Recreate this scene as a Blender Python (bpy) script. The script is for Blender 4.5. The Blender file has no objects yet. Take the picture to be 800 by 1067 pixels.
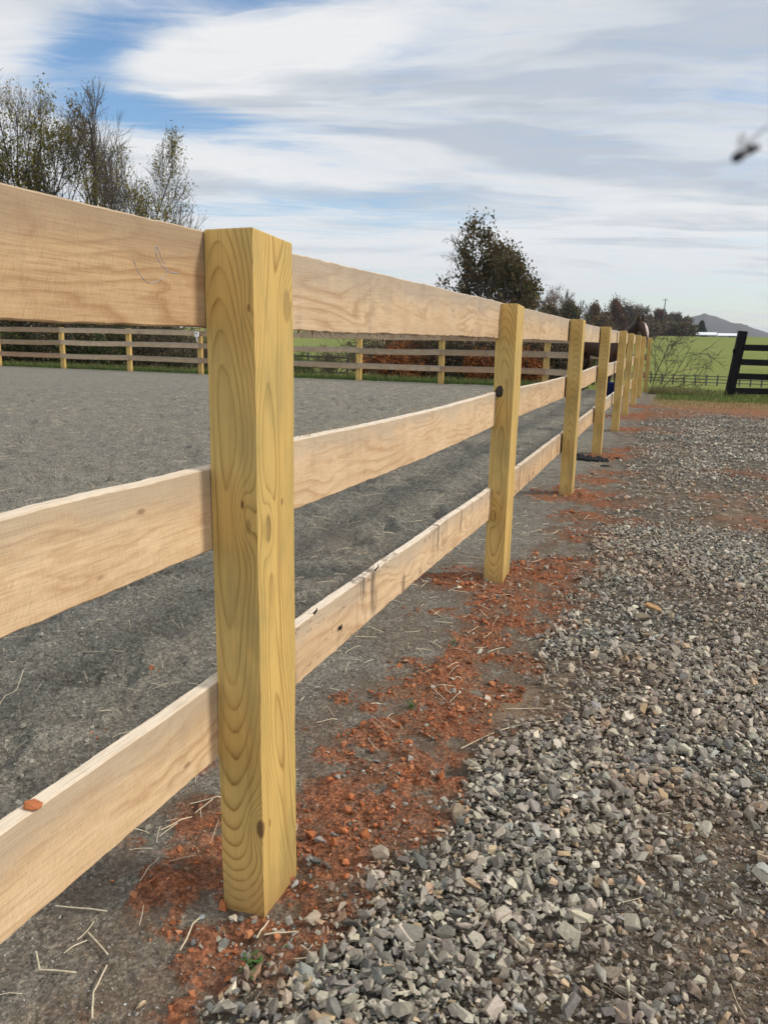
import bpy, bmesh, math, random
import numpy as np
from mathutils import Vector, Matrix

random.seed(7)
scene = bpy.context.scene
COL = scene.collection
R_ = math.radians

# ------------------------------------------------------------------ camera
H = 1.165
FPX, CX, CY = 801.0, 400.0, 533.5
PITCH, ROLL = R_(12.66), R_(1.17)
_c, _s = math.cos(PITCH), math.sin(PITCH)
F0, R0, U0 = np.array([0, _c, -_s]), np.array([1., 0, 0]), np.array([0, _s, _c])
RR = R0 * math.cos(ROLL) + U0 * math.sin(ROLL)
UU = U0 * math.cos(ROLL) - R0 * math.sin(ROLL)

def ray(px, py):
    return F0 + RR * (px - CX) / FPX + UU * (CY - py) / FPX

def gpt(px, py, z=0.0):
    """point of the level z under a line of sight (used to measure places from the photograph)"""
    d = ray(px, py); t = (z - H) / d[2]
    return float(d[0] * t), float(d[1] * t)

def dpt(px, py, dist):
    d = ray(px, py); t = dist / math.hypot(d[0], d[1])
    return float(d[0] * t), float(d[1] * t), float(H + d[2] * t)

cam_d = bpy.data.cameras.new('camera')
cam = bpy.data.objects.new('camera', cam_d); COL.objects.link(cam)
cam_d.sensor_fit = 'VERTICAL'; cam_d.sensor_height = 36.0; cam_d.sensor_width = 27.0
cam_d.lens = FPX / 1067.0 * 36.0
cam_d.clip_start = 0.02; cam_d.clip_end = 20000
M = Matrix.Identity(4)
for i in range(3):
    M[i][0], M[i][1], M[i][2] = RR[i], UU[i], -F0[i]
M[0][3], M[1][3], M[2][3] = 0, 0, H
cam.matrix_world = M
cam_d.dof.use_dof = True
cam_d.dof.focus_distance = 2.4
cam_d.dof.aperture_fstop = 12
scene.camera = cam

# fence frame: A along the fence, NV towards the drive, P0 front corner of the near post
A = np.array([.3465, .938]); A /= np.linalg.norm(A)
NV = np.array([A[1], -A[0]])
P0 = np.array([-.229, 1.356])
ANG = math.atan2(A[1], A[0])

def st(s, t):
    p = P0 + A * s + NV * t
    return float(p[0]), float(p[1])

def to_st(x, y):
    dx, dy = x - P0[0], y - P0[1]
    return dx * A[0] + dy * A[1], dx * NV[0] + dy * NV[1]

# ------------------------------------------------------------------ noise
def _hash(ix, iy, seed):
    n = (ix.astype(np.int64) * 374761393 + iy.astype(np.int64) * 668265263 + seed * 974634277) & 0xFFFFFFFF
    n = ((n ^ (n >> 13)) * 1274126177) & 0xFFFFFFFF
    n = (n ^ (n >> 16)) & 0xFFFFFF
    return n / float(0xFFFFFF)

def vnoise(x, y, seed=0):
    x = np.asarray(x, float); y = np.asarray(y, float)
    ix, iy = np.floor(x), np.floor(y)
    fx, fy = x - ix, y - iy
    fx = fx * fx * (3 - 2 * fx); fy = fy * fy * (3 - 2 * fy)
    a = _hash(ix, iy, seed); b = _hash(ix + 1, iy, seed)
    c = _hash(ix, iy + 1, seed); d = _hash(ix + 1, iy + 1, seed)
    return (a * (1 - fx) + b * fx) * (1 - fy) + (c * (1 - fx) + d * fx) * fy

def fbm(x, y, seed=0, octv=4):
    v = 0; a = .5; tot = 0
    for o in range(octv):
        v = v + a * vnoise(x * 2 ** o, y * 2 ** o, seed + o * 17); tot += a; a *= .55
    return v / tot

def sstep(e0, e1, x):
    t = np.clip((x - e0) / (e1 - e0), 0, 1)
    return t * t * (3 - 2 * t)

# ------------------------------------------------------------------ ground zones
CLAY = [  # (px, py, radius m, strength)
    (540, 690, .11, .9), (565, 655, .14, .9), (525, 722, .10, .8), (580, 635, .15, .9), (500, 765, .08, .8), (465, 825, .08, .8), (440, 800, .1, .9), (480, 740, .1, .9), (400, 880, .07, .8), (610, 600, .2, .7), (635, 580, .2, .5),
    (345, 850, .1, .9), (315, 870, .1, .9), (355, 820, .1, .9), (380, 770, .1, .7), (430, 690, .12, .5), (450, 640, .15, .4),
    (330, 830, .10, .9), (350, 790, .09, .9), (400, 770, .12, .9), (440, 720, .12, 1), (490, 735, .1, .9), (485, 685, .12, 1), (515, 645, .14, 1), (540, 650, .1, .9), (420, 850, .12, .9), (470, 790, .09, .8), (360, 910, .1, .9),
    (300, 830, .1, .8), (190, 890, .14, .8), (120, 920, .1, .5), (150, 970, .08, .5), (220, 1010, .08, .7), (330, 760, .1, .5), (370, 730, .12, .5), (590, 620, .15, .8), (605, 560, .25, .7), (625, 500, .3, .8), (650, 495, .3, .6),
    (690, 452, .4, .6), (660, 500, .3, .5), (700, 470, .5, .45), (690, 425, .6, .6), (760, 422, .7, .6), (820, 426, .7, .7),
    (205, 850, .10, 1), (175, 925, .10, 1), (250, 985, .11, 1), (300, 985, .09, 1), (335, 880, .12, 1), (385, 845, .13, 1),
    (425, 805, .14, 1), (440, 860, .08, .9), (345, 940, .09, 1), (140, 880, .09, .7), (215, 800, .08, .6), (190, 1055, .05, .8),
    (95, 1060, .04, .8), (450, 755, .14, 1), (470, 705, .12, 1), (500, 665, .15, 1), (530, 628, .20, 1), (565, 600, .26, 1),
    (585, 590, .22, 1), (545, 700, .08, .8), (480, 603, .22, .9), (520, 606, .2, 1), (370, 800, .07, .7), (390, 740, .07, .7), (240, 900, .10, 1), (270, 930, .11, 1),
    (605, 516, .30, 1), (640, 527, .35, .8), (612, 540, .26, .9), (575, 520, .2, .7), (660, 545, .25, .6), (640, 476, .36, 1), (655, 470, .30, .8),
    (660, 449, .35, 1), (675, 447, .35, .7), (662, 435, .5, 1), (672, 424, .5, .9),
    (785, 548, .32, .65), (772, 495, .40, .7), (740, 522, .35, .5), (800, 520, .4, .6),
    (690, 434, .7, 1), (715, 431, .8, 1), (742, 429, .9, 1), (770, 428, .9, 1), (800, 431, .9, 1), (785, 435, .6, 1), (730, 424, .6, .6), (840, 434, .8, .9), (880, 436, .8, .8)]
TAN = [(545, 745, .12, .8), (600, 700, .12, .6), (568, 742, .13, 1), (580, 715, .12, .7), (640, 700, .12, .5), (350, 560, .3, .2), (745, 880, .14, .5), (560, 1010, .12, .4), (680, 860, .2, .5), (760, 990, .15, .5),
       (690, 600, .4, .35), (740, 520, .6, .4), (800, 540, .6, .6)]
def _blobs(lst):
    return [(*gpt(px, py), r, k) for px, py, r, k in lst]
CLAY_W, TAN_W = _blobs(CLAY), _blobs(TAN)

def blobs(x, y, lst):
    m = np.zeros_like(x)
    for bx, by, r, k in lst:
        d2 = ((x - bx) ** 2 + (y - by) ** 2) / (r * r)
        m = np.maximum(m, k * np.exp(-d2 * .9))
    return m

TB_S = [-3, -.25, -.1, .3, .7, 1.15, 1.8, 2.7, 4.2, 7, 11, 25]
TB_T = [.1, .03, .06, .15, .24, .31, .27, .30, .28, .26, .3, .4]

def zones(x, y):
    s, t = to_st(x, y)
    wob = (fbm(x * 5, y * 5, 3) - .5)
    tb = np.interp(s, TB_S, TB_T)
    gravel = sstep(-.05, .08, t - tb + wob * .22)
    end = 1 - sstep(13.6, 14.9, s + wob * 1.6 + .5 * (t - .5))
    gravel = gravel * end
    clay = blobs(x, y, CLAY_W)
    clay = sstep(.22, .80, clay * .92 + (fbm(x * 5, y * 5, 11) - .5) * .75 + (fbm(x * 22, y * 22, 12, 3) - .5) * .8)
    tan = np.clip(blobs(x, y, TAN_W) * (.5 + fbm(x * 7, y * 7, 21)), 0, 1)
    # grass: beyond the drive end, outside the arena
    g1 = sstep(16.0, 17.6, s + (fbm(x * 1.1, y * 1.1, 31) - .5) * 3.4) * sstep(.1, .6, t)
    g2 = sstep(19.5, 19.8, s + (fbm(x * 2, y * 2, 32) - .5) * .5)
    grass = np.maximum(g1, g2)
    dry = sstep(14.0, 15.2, s + .5 * (t - .5) + (fbm(x, y, 33) - .5) * 2) * sstep(.15, .5, t) * (1 - grass * .8)
    return s, t, gravel, clay, tan, grass, dry

D_K = [0, 21, 26, 40, 80, 130, 180, 255, 330, 420, 700, 6000]
Z_K = [0, 0, -.15, -1.15, -2.95, -4.75, -1.3, 4.35, 4.6, 1, -10, -12]

def terrain(x, y):
    s, t = to_st(x, y)
    d = s + 1.4
    # the hill is a broad swell; small undulation far away
    z = np.interp(d, D_K, Z_K)
    if np.max(d) > 60: z = z + (fbm(x * .012, y * .012, 41, 3) - .5) * 2.2 * sstep(60, 180, d)
    return z

def height(x, y, fine=True):
    x = np.asarray(x, float); y = np.asarray(y, float)
    s, t, gravel, clay, tan, grass, dry = zones(x, y)
    z = terrain(x, y)
    near = 1 - sstep(14, 26, np.hypot(x, y))
    arena = (1 - gravel) * (1 - clay)
    far_t = sstep(-.2, -.9, t)
    ar = (fbm(x * 2.1, y * 2.1, 51) - .5) * .05 * far_t + (fbm(x * 8, y * 8, 55) - .5) * (.012 + .045 * far_t) + (fbm(x * 26, y * 26, 56, 3) - .5) * (.008 + .024 * far_t)
    pock = np.clip(vnoise(x * 5.5, y * 5.5, 57) - .60, 0, 1) * -.19 * far_t
    cl = (fbm(x * 11, y * 11, 61) - .4) * .045 + .006 + (fbm(x * 34, y * 34, 63, 2) - .5) * .02
    gr = (fbm(x * 2.6, y * 2.6, 71) - .5) * .05 + .012
    z = z + near * (arena * (ar + pock) + clay * (1 - gravel) * cl + gravel * gr + clay * gravel * .012)
    return z

def h1(x, y):
    return float(height(np.array([x]), np.array([y]))[0])

# ------------------------------------------------------------------ node helper
class NB:
    def __init__(self, tree):
        self.t = tree; self.n = tree.nodes; self.l = tree.links
    def _in(self, sock, v):
        if v is None: return
        if hasattr(v, 'is_output') or isinstance(v, bpy.types.NodeSocket): self.l.new(v, sock)
        else:
            if sock.type == 'RGBA' and len(v) == 3: v = (*v, 1)
            sock.default_value = v
    def m(self, op, a, b=None, c=None, clamp=False):
        n = self.n.new('ShaderNodeMath'); n.operation = op; n.use_clamp = clamp
        for i, v in enumerate((a, b, c)): self._in(n.inputs[i], v)
        return n.outputs[0]
    def v(self, op, a, b=None, scale=None):
        n = self.n.new('ShaderNodeVectorMath'); n.operation = op
        self._in(n.inputs[0], a); self._in(n.inputs[1], b)
        if scale is not None: self._in(n.inputs['Scale'], scale)
        return n.outputs['Value'] if op in ('LENGTH', 'DOT_PRODUCT', 'DISTANCE') else n.outputs[0]
    def sep(self, v):
        n = self.n.new('ShaderNodeSeparateXYZ'); self._in(n.inputs[0], v); return n.outputs
    def comb(self, x=0., y=0., z=0.):
        n = self.n.new('ShaderNodeCombineXYZ')
        for i, v in enumerate((x, y, z)): self._in(n.inputs[i], v)
        return n.outputs[0]
    def noise(self, vec, scale=1., detail=4., rough=.55, dist=0., color=False):
        n = self.n.new('ShaderNodeTexNoise'); self._in(n.inputs['Vector'], vec)
        self._in(n.inputs['Scale'], scale); self._in(n.inputs['Detail'], detail)
        self._in(n.inputs['Roughness'], rough); self._in(n.inputs['Distortion'], dist)
        return n.outputs['Color'] if color else n.outputs[0]
    def vor(self, vec, scale=1., feat='F1', out='Distance', rnd=1.):
        n = self.n.new('ShaderNodeTexVoronoi'); n.feature = feat
        self._in(n.inputs['Vector'], vec); self._in(n.inputs['Scale'], scale); self._in(n.inputs['Randomness'], rnd)
        return n.outputs[out]
    def ramp(self, f, stops, interp='LINEAR'):
        n = self.n.new('ShaderNodeValToRGB'); self._in(n.inputs[0], f)
        e = n.color_ramp; e.interpolation = interp
        while len(e.elements) > len(stops): e.elements.remove(e.elements[-1])
        while len(e.elements) < len(stops): e.elements.new(.5)
        for el, (p, c) in zip(e.elements, stops):
            el.position = p; el.color = (c, c, c, 1) if isinstance(c, (int, float)) else (*c, 1)
        return n.outputs[0]
    def mix(self, f, a, b, mode='MIX'):
        n = self.n.new('ShaderNodeMix'); n.data_type = 'RGBA'; n.blend_type = mode
        n.clamp_factor = True
        self._in(n.inputs[0], f); self._in(n.inputs[6], a); self._in(n.inputs[7], b)
        return n.outputs[2]
    def sm(self, v, a, b):
        n = self.n.new('ShaderNodeMapRange'); n.interpolation_type = 'SMOOTHSTEP'
        self._in(n.inputs[0], v); n.inputs[1].default_value = a; n.inputs[2].default_value = b
        n.inputs[3].default_value = 0; n.inputs[4].default_value = 1
        return n.outputs[0]
    def attr(self, name, out='Fac'):
        n = self.n.new('ShaderNodeAttribute'); n.attribute_name = name; return n.outputs[out]
    def obj(self): return self.n.new('ShaderNodeTexCoord').outputs['Object']
    def oinfo(self, out): return self.n.new('ShaderNodeObjectInfo').outputs[out]
    def bump(self, hgt, strength=.5, dist=.01):
        n = self.n.new('ShaderNodeBump'); self._in(n.inputs['Height'], hgt)
        n.inputs['Strength'].default_value = strength; n.inputs['Distance'].default_value = dist
        return n.outputs[0]

def new_mat(name, rough=.8, spec=.3):
    m = bpy.data.materials.new(name); m.use_nodes = True
    nb = NB(m.node_tree)
    b = m.node_tree.nodes['Principled BSDF']
    b.inputs['Roughness'].default_value = rough
    b.inputs['Specular IOR Level'].default_value = spec
    return m, nb, b

def out(nb, b, col, normal=None, rough=None):
    nb._in(b.inputs['Base Color'], col)
    if normal is not None: nb._in(b.inputs['Normal'], normal)
    if rough is not None: nb._in(b.inputs['Roughness'], rough)

def simple(name, c1, c2, scale=8., rough=.8, spec=.3, stretch=(1, 1, 1), bump=.0, objrand=0.):
    m, nb, b = new_mat(name, rough, spec)
    p = nb.v('MULTIPLY', nb.obj(), stretch)
    f = nb.noise(p, scale, 5, .6)
    c = nb.mix(nb.sm(f, .3, .7), c1, c2)
    if objrand:
        k = nb.m('MULTIPLY_ADD', nb.oinfo('Random'), objrand * 2, 1 - objrand)
        c = nb.mix(1., c, nb.comb(k, k, k), 'MULTIPLY')
    out(nb, b, c, nb.bump(f, bump, .02) if bump else None)
    return m

# ---- pine (pressure treated posts)
def pine(name, knots=(), generic=True, pith=(.02, 0., .8), curve=.07):
    m, nb, b = new_mat(name, .62, .25)
    o = nb.obj()
    rnd = nb.oinfo('Random')
    if generic:
        off = nb.m('MULTIPLY', rnd, 41.)
        o2 = nb.v('ADD', o, nb.comb(0., 0., off))
    else:
        o2 = o
    X, Y, Z = nb.sep(o)
    zc = nb.m('SUBTRACT', Z, pith[2]) if not generic else nb.m('SUBTRACT', Z, nb.m('MULTIPLY_ADD', nb.m('FRACT', nb.m('MULTIPLY', rnd, 5.1)), 2.6, -.6))
    zz = nb.m('MULTIPLY', zc, zc)
    lowp = nb.v('MULTIPLY', o2, (3., 3., 1.3))
    low = nb.noise(lowp, 1., 2, .5, 0., True)
    lx, ly, lz = nb.sep(low)
    px = nb.m('ADD', pith[0], nb.m('MULTIPLY', zz, curve))
    px = nb.m('ADD', px, nb.m('MULTIPLY', nb.m('SUBTRACT', lx, .5), .05))
    py = nb.m('ADD', pith[1], nb.m('MULTIPLY', nb.m('SUBTRACT', ly, .5), .06))
    if generic:
        py = nb.m('ADD', py, nb.m('MULTIPLY', nb.m('SUBTRACT', nb.m('FRACT', nb.m('MULTIPLY', rnd, 7.3)), .5), .05))
    dx, dy = nb.m('SUBTRACT', X, px), nb.m('SUBTRACT', Y, py)
    r = nb.m('SQRT', nb.m('ADD', nb.m('MULTIPLY', dx, dx), nb.m('MULTIPLY', dy, dy)))
    q = nb.m('DIVIDE', r, .0060)
    med = nb.noise(nb.v('MULTIPLY', o2, (14., 14., 3.)), 1., 3, .5)
    q = nb.m('ADD', q, nb.m('MULTIPLY', nb.m('SUBTRACT', med, .5), 1.1))
    core = None
    if generic:
        d = nb.vor(nb.v('MULTIPLY', o2, (4.5, 4.5, 1.5)), 1., rnd=1.)
        g = nb.m('EXPONENT', nb.m('MULTIPLY', nb.m('MULTIPLY', d, d), -22.))
        q = nb.m('ADD', q, nb.m('MULTIPLY', g, 2.6))
        core = nb.m('MULTIPLY', nb.sm(d, .10, .05), .7)
    for (kx, ky, kz, sr, sz, K, cr, dark) in knots:
        w = nb.v('MULTIPLY', nb.v('SUBTRACT', o, (kx, ky, kz)), (1 / sr, 1 / sr, 1 / sz))
        w = nb.v('ADD', w, nb.v('SCALE', nb.v('SUBTRACT', low, (.5, .5, .5)), None, .25))
        d = nb.v('LENGTH', w)
        g = nb.m('EXPONENT', nb.m('MULTIPLY', nb.m('MULTIPLY', d, d), -1.))
        q = nb.m('ADD', q, nb.m('MULTIPLY', g, K))
        cc = nb.m('MULTIPLY', nb.sm(d, cr * 1.25, cr * .75), dark)
        core = cc if core is None else nb.m('MAXIMUM', core, cc)
    fr = nb.m('FRACT', q)
    ring = nb.ramp(fr, [(0., .12), (.04, 0.), (.40, .0), (.66, .14), (.83, .52), (.92, 1.), (.97, .8), (1., .12)])
    fade = nb.sm(nb.noise(nb.v('MULTIPLY', o2, (26., 26., 1.6)), 1., 3), .36, .62)
    ring = nb.m('MULTIPLY', ring, nb.m('MULTIPLY_ADD', fade, .62, .18 if generic else .26))
    fib = nb.noise(nb.v('MULTIPLY', o2, (420., 420., 9.)), 1., 3, .6)
    blot = nb.noise(nb.v('MULTIPLY', o2, (7., 7., 2.2)), 1., 4, .6)
    light = nb.mix(nb.sm(blot, .35, .65), (.60, .395, .128), (.50, .35, .118))
    dark = nb.mix(nb.sm(blot, .35, .65), (.25, .125, .025), (.21, .125, .03))
    c = nb.mix(ring, light, dark)
    c = nb.mix(nb.m('MULTIPLY', nb.sm(fib, .42, .72), .42), c, (.36, .24, .085))
    strk = nb.noise(nb.v('MULTIPLY', o2, (55., 55., 1.1)), 1., 4, .6)
    c = nb.mix(nb.m('MULTIPLY', nb.sm(strk, .52, .72), .45), c, (.33, .19, .06))
    gst = nb.noise(nb.v('MULTIPLY', o2, (9., 9., 3.2)), 1., 5, .65)
    c = nb.mix(nb.m('MULTIPLY', nb.sm(gst, .46, .70), .55), c, (.28, .225, .085))
    chk = nb.m('ABSOLUTE', nb.m('SUBTRACT', nb.noise(nb.v('MULTIPLY', o2, (38., 38., .9)), 1., 3, .5), .5))
    chg = nb.sm(nb.noise(nb.v('MULTIPLY', o2, (8., 8., 1.5)), 1., 2), .54, .62)
    c = nb.mix(nb.m('MULTIPLY', nb.m('MULTIPLY', nb.sm(chk, .012, .003), chg), .6), c, (.15, .085, .03))
    if core is not None:
        kn = nb.noise(nb.v('MULTIPLY', o2, (90., 90., 60.)), 1., 3)
        c = nb.mix(core, c, nb.mix(kn, (.045, .028, .014), (.24, .13, .05)))
    # dirt splash near the ground
    dirt = nb.m('MULTIPLY', nb.sm(nb.m('ADD', Z, nb.m('MULTIPLY', blot, .10)), .17, .04), .35)
    c = nb.mix(dirt, c, (.25, .11, .05))
    if generic:
        k = nb.m('MULTIPLY_ADD', nb.m('FRACT', nb.m('MULTIPLY', rnd, 3.77)), .25, .86)
        c = nb.mix(1., c, nb.comb(k, k, k), 'MULTIPLY')
    bh = nb.m('ADD', nb.m('MULTIPLY', fib, .6), nb.m('MULTIPLY', ring, -.3))
    out(nb, b, c, nb.bump(bh, .25, .0015))
    return m

# ---- rough sawn oak boards; object colour tints each board, its alpha gives the amount of dark staining
def oak(name):
    m, nb, b = new_mat(name, .85, .15)
    o = nb.obj()
    rnd = nb.m('MULTIPLY', nb.oinfo('Random'), 37.)
    o2 = nb.v('ADD', o, nb.comb(rnd, 0., nb.m('MULTIPLY', rnd, .37)))
    wav = nb.noise(nb.v('MULTIPLY', o2, (1.7, 6., 7.)), 1., 3, .55, .6)
    X, Y, Z = nb.sep(o2)
    q = nb.m('ADD', nb.m('MULTIPLY', Z, 26.), nb.m('MULTIPLY', wav, 7.5))
    fr = nb.m('FRACT', q)
    ring = nb.ramp(fr, [(0., .5), (.1, .1), (.45, 0.), (.8, .7), (.92, 1.), (1., .5)])
    gate = nb.sm(nb.noise(nb.v('MULTIPLY', o2, (2.2, 5., 6.)), 1., 3), .36, .58)
    ring = nb.m('MULTIPLY', ring, gate)
    fib = nb.noise(nb.v('MULTIPLY', o2, (12., 300., 300.)), 1., 4, .65)
    saw = nb.noise(nb.v('ADD', nb.v('MULTIPLY', o2, (260., 30., 9.)), nb.comb(nb.m('MULTIPLY', Z, 45.))), 1., 3, .6)
    blot = nb.noise(nb.v('MULTIPLY', o2, (5.5, 9., 9.)), 1., 5, .6)
    blot2 = nb.noise(nb.v('MULTIPLY', o2, (1.3, 2., 5.)), 1., 3, .55)
    c = nb.mix(nb.sm(blot, .3, .7), (.62, .475, .315), (.53, .385, .24))
    c = nb.mix(nb.m('MULTIPLY', nb.sm(blot2, .42, .72), .45), c, (.43, .29, .175))
    c = nb.mix(nb.m('MULTIPLY', ring, .62), c, (.31, .175, .08))
    c = nb.mix(nb.m('MULTIPLY', nb.sm(fib, .42, .75), .55), c, (.34, .225, .13))
    c = nb.mix(nb.m('MULTIPLY', nb.sm(saw, .48, .75), .18), c, (.33, .23, .14))
    gu = nb.m('ADD', nb.m('MULTIPLY', X, .42), nb.m('MULTIPLY', Z, .91)); gw = nb.m('SUBTRACT', nb.m('MULTIPLY', Z, .42), nb.m('MULTIPLY', X, .91))
    dash = nb.noise(nb.comb(nb.m('MULTIPLY', gu, 45.), nb.m('MULTIPLY', gw, 330.), nb.m('MULTIPLY', Y, 40.)), 1., 3, .6)
    c = nb.mix(nb.m('MULTIPLY', nb.sm(dash, .53, .70), .38), c, (.34, .235, .145))
    c = nb.mix(nb.m('MULTIPLY', nb.sm(dash, .46, .30), .22), c, (.74, .60, .44))
    LZ = nb.sep(o)[2]
    wea = nb.sm(nb.m('ADD', LZ, nb.m('MULTIPLY', nb.noise(nb.v('MULTIPLY', o2, (4., 5., 9.)), 1., 5, .65), .16)), .145, .235)
    c = nb.mix(nb.m('MULTIPLY', wea, .72), c, (.37, .315, .25))
    # pale fuzz on the sawn top edge
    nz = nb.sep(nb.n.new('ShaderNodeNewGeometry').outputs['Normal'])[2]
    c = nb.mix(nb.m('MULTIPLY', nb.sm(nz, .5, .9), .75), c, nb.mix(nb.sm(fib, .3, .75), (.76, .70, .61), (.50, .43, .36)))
    tint = nb.oinfo('Color')
    c = nb.mix(1., c, tint, 'MULTIPLY'); c = nb.mix(1., c, (.965, 1., 1.05), 'MULTIPLY')
    # iron/tannin stains running down from the top, dirty specks
    al = nb.oinfo('Alpha')
    st1 = nb.noise(nb.v('MULTIPLY', o2, (15., 4., 1.6)), 1., 5, .62, .4)
    st2 = nb.noise(nb.v('MULTIPLY', o2, (3., 3., 5.)), 1., 3)
    sm_ = nb.m('MULTIPLY', nb.sm(st1, .52, .68), nb.sm(st2, .40, .54))
    c = nb.mix(nb.m('MULTIPLY', nb.m('MULTIPLY', sm_, al), .85), c, (.075, .06, .05))
    crack = nb.m('ABSOLUTE', nb.m('SUBTRACT', nb.noise(nb.v('MULTIPLY', o2, (1.6, 2., 7.)), 1., 4, .6), .5))
    c = nb.mix(nb.m('MULTIPLY', nb.m('MULTIPLY', nb.sm(crack, .006, .001), al), .55), c, (.14, .09, .06))
    sk = nb.vor(nb.v('MULTIPLY', o2, (5., 5., 11.)), 1.)
    c = nb.mix(nb.m('MULTIPLY', nb.sm(sk, .075, .03), .6), c, (.16, .09, .05))
    bh = nb.m('ADD', nb.m('MULTIPLY', fib, .8), nb.m('MULTIPLY', saw, .7))
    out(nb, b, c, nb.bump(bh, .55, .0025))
    return m

# ---- ground
def ground_mat():
    m, nb, b = new_mat('ground_soil', .95, .1)
    o = nb.obj()
    clay, gravel, tan, grass, dry = [nb.attr(n) for n in ('clay', 'gravel', 'tan', 'grass', 'dry')]
    sp = nb.noise(o, 330., 2, .6)
    sp2 = nb.noise(o, 90., 4, .65)
    mid = nb.noise(o, 7., 5, .6)
    big = nb.noise(o, .8, 4, .55)
    ar = nb.mix(nb.sm(mid, .3, .7), (.215, .200, .160), (.310, .290, .236))
    ar = nb.mix(nb.m('MULTIPLY', nb.sm(big, .35, .65), .45), ar, (.215, .212, .19))
    brown = nb.m('MULTIPLY', nb.attr('near_dirt'), nb.sm(nb.noise(o, 3.2, 5, .6), .32, .62))
    ar = nb.mix(nb.m('MULTIPLY', brown, .8), ar, (.22, .165, .115))
    ar = nb.mix(nb.m('MULTIPLY', nb.sm(sp2, .52, .70), .65), ar, (.075, .073, .063))
    ar = nb.mix(nb.m('MULTIPLY', nb.sm(nb.noise(o, 34., 4, .7), .5, .66), .55), ar, (.085, .083, .076))
    ar = nb.mix(nb.m('MULTIPLY', nb.sm(sp, .56, .7), .6), ar, (.37, .355, .32))
    # streaks of lighter dust and hay bits far off
    stk = nb.noise(nb.v('MULTIPLY', o, (5., 11., 1.)), 3., 4, .7)
    ar = nb.mix(nb.m('MULTIPLY', nb.sm(stk, .58, .72), .45), ar, (.26, .24, .20))
    vg = nb.sep(nb.vor(o, 170., out='Color'))[0]; vg2 = nb.sep(nb.vor(o, 75., out='Color'))[1]
    gk = nb.m('MULTIPLY_ADD', nb.m('POWER', vg, 2.), .75, nb.m('MULTIPLY_ADD', nb.m('POWER', vg2, 2.), .45, .58))
    gk3 = nb.comb(gk, gk, gk)
    ar = nb.mix(1., ar, gk3, 'MULTIPLY')
    gv = nb.mix(nb.sm(mid, .3, .7), (.105, .086, .064), (.175, .145, .105))
    gv = nb.mix(nb.sm(sp2, .45, .7), gv, (.055, .05, .042))
    gv = nb.mix(nb.m('MULTIPLY', nb.sm(nb.vor(o, 48., out='Color'), .55, .8), .7), gv, (.27, .255, .23))
    brk = nb.m('SUBTRACT', nb.noise(o, 55., 5, .75), .5)
    clay = nb.sm(nb.m('ADD', clay, nb.m('MULTIPLY', brk, 1.7)), .14, .66)
    mud = nb.m('MULTIPLY', nb.attr('mud'), nb.sm(nb.noise(o, 9., 5, .65), .35, .6))
    ar = nb.mix(nb.m('MULTIPLY', mud, .8), ar, nb.mix(sp2, (.10, .065, .045), (.21, .135, .09)))
    c = nb.mix(gravel, ar, gv)
    c = nb.mix(nb.m('MULTIPLY', tan, .85), c, nb.mix(sp2, (.22, .15, .10), (.36, .26, .17)))
    cl = nb.mix(nb.sm(nb.noise(o, 16., 5, .65), .3, .7), (.39, .150, .072), (.27, .118, .068))
    cl = nb.mix(nb.m('MULTIPLY', nb.sm(nb.noise(o, 6.5, 5, .65), .42, .62), .85), cl, (.21, .135, .088))
    cl = nb.mix(nb.m('MULTIPLY', nb.sm(sp2, .48, .7), .7), cl, (.085, .04, .024))
    cl = nb.mix(nb.m('MULTIPLY', nb.sm(sp, .6, .78), .45), cl, (.42, .17, .075))
    cl = nb.mix(1., cl, gk3, 'MULTIPLY')
    # gravel half buries the clay where both lie
    bury = nb.m('MULTIPLY', nb.m('MULTIPLY', gravel, nb.sm(sp2, .35, .6)), .6)
    c = nb.mix(nb.m('MULTIPLY', clay, nb.m('SUBTRACT', 1., bury)), c, cl)
    dr = nb.mix(nb.sm(mid, .35, .65), (.34, .24, .11), (.22, .12, .055))
    c = nb.mix(nb.m('MULTIPLY', nb.m('MULTIPLY', dry, nb.m('SUBTRACT', 1., nb.m('MULTIPLY', clay, .75))), nb.sm(nb.noise(o, 3., 5, .7), .28, .52)), c, dr)
    g1 = nb.noise(o, .05, 4, .6); g2 = nb.noise(nb.v('MULTIPLY', o, (.35, .8, .35)), 1., 5, .65)
    gr = nb.mix(nb.sm(g1, .35, .65), (.135, .178, .028), (.175, .20, .042))
    gr = nb.mix(nb.m('MULTIPLY', nb.sm(g2, .4, .65), .75), gr, (.21, .20, .07))
    gr = nb.mix(nb.m('MULTIPLY', nb.sm(nb.noise(o, 5., 4, .7), .48, .7), .45), gr, (.075, .115, .024))
    c = nb.mix(grass, c, gr)
    hb = nb.m('ADD', nb.m('MULTIPLY', sp2, 1.), nb.m('ADD', nb.m('MULTIPLY', vg2, .35), nb.m('MULTIPLY', vg, .2)))
    out(nb, b, c, nb.bump(hb, 1., .02))
    return m

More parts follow.
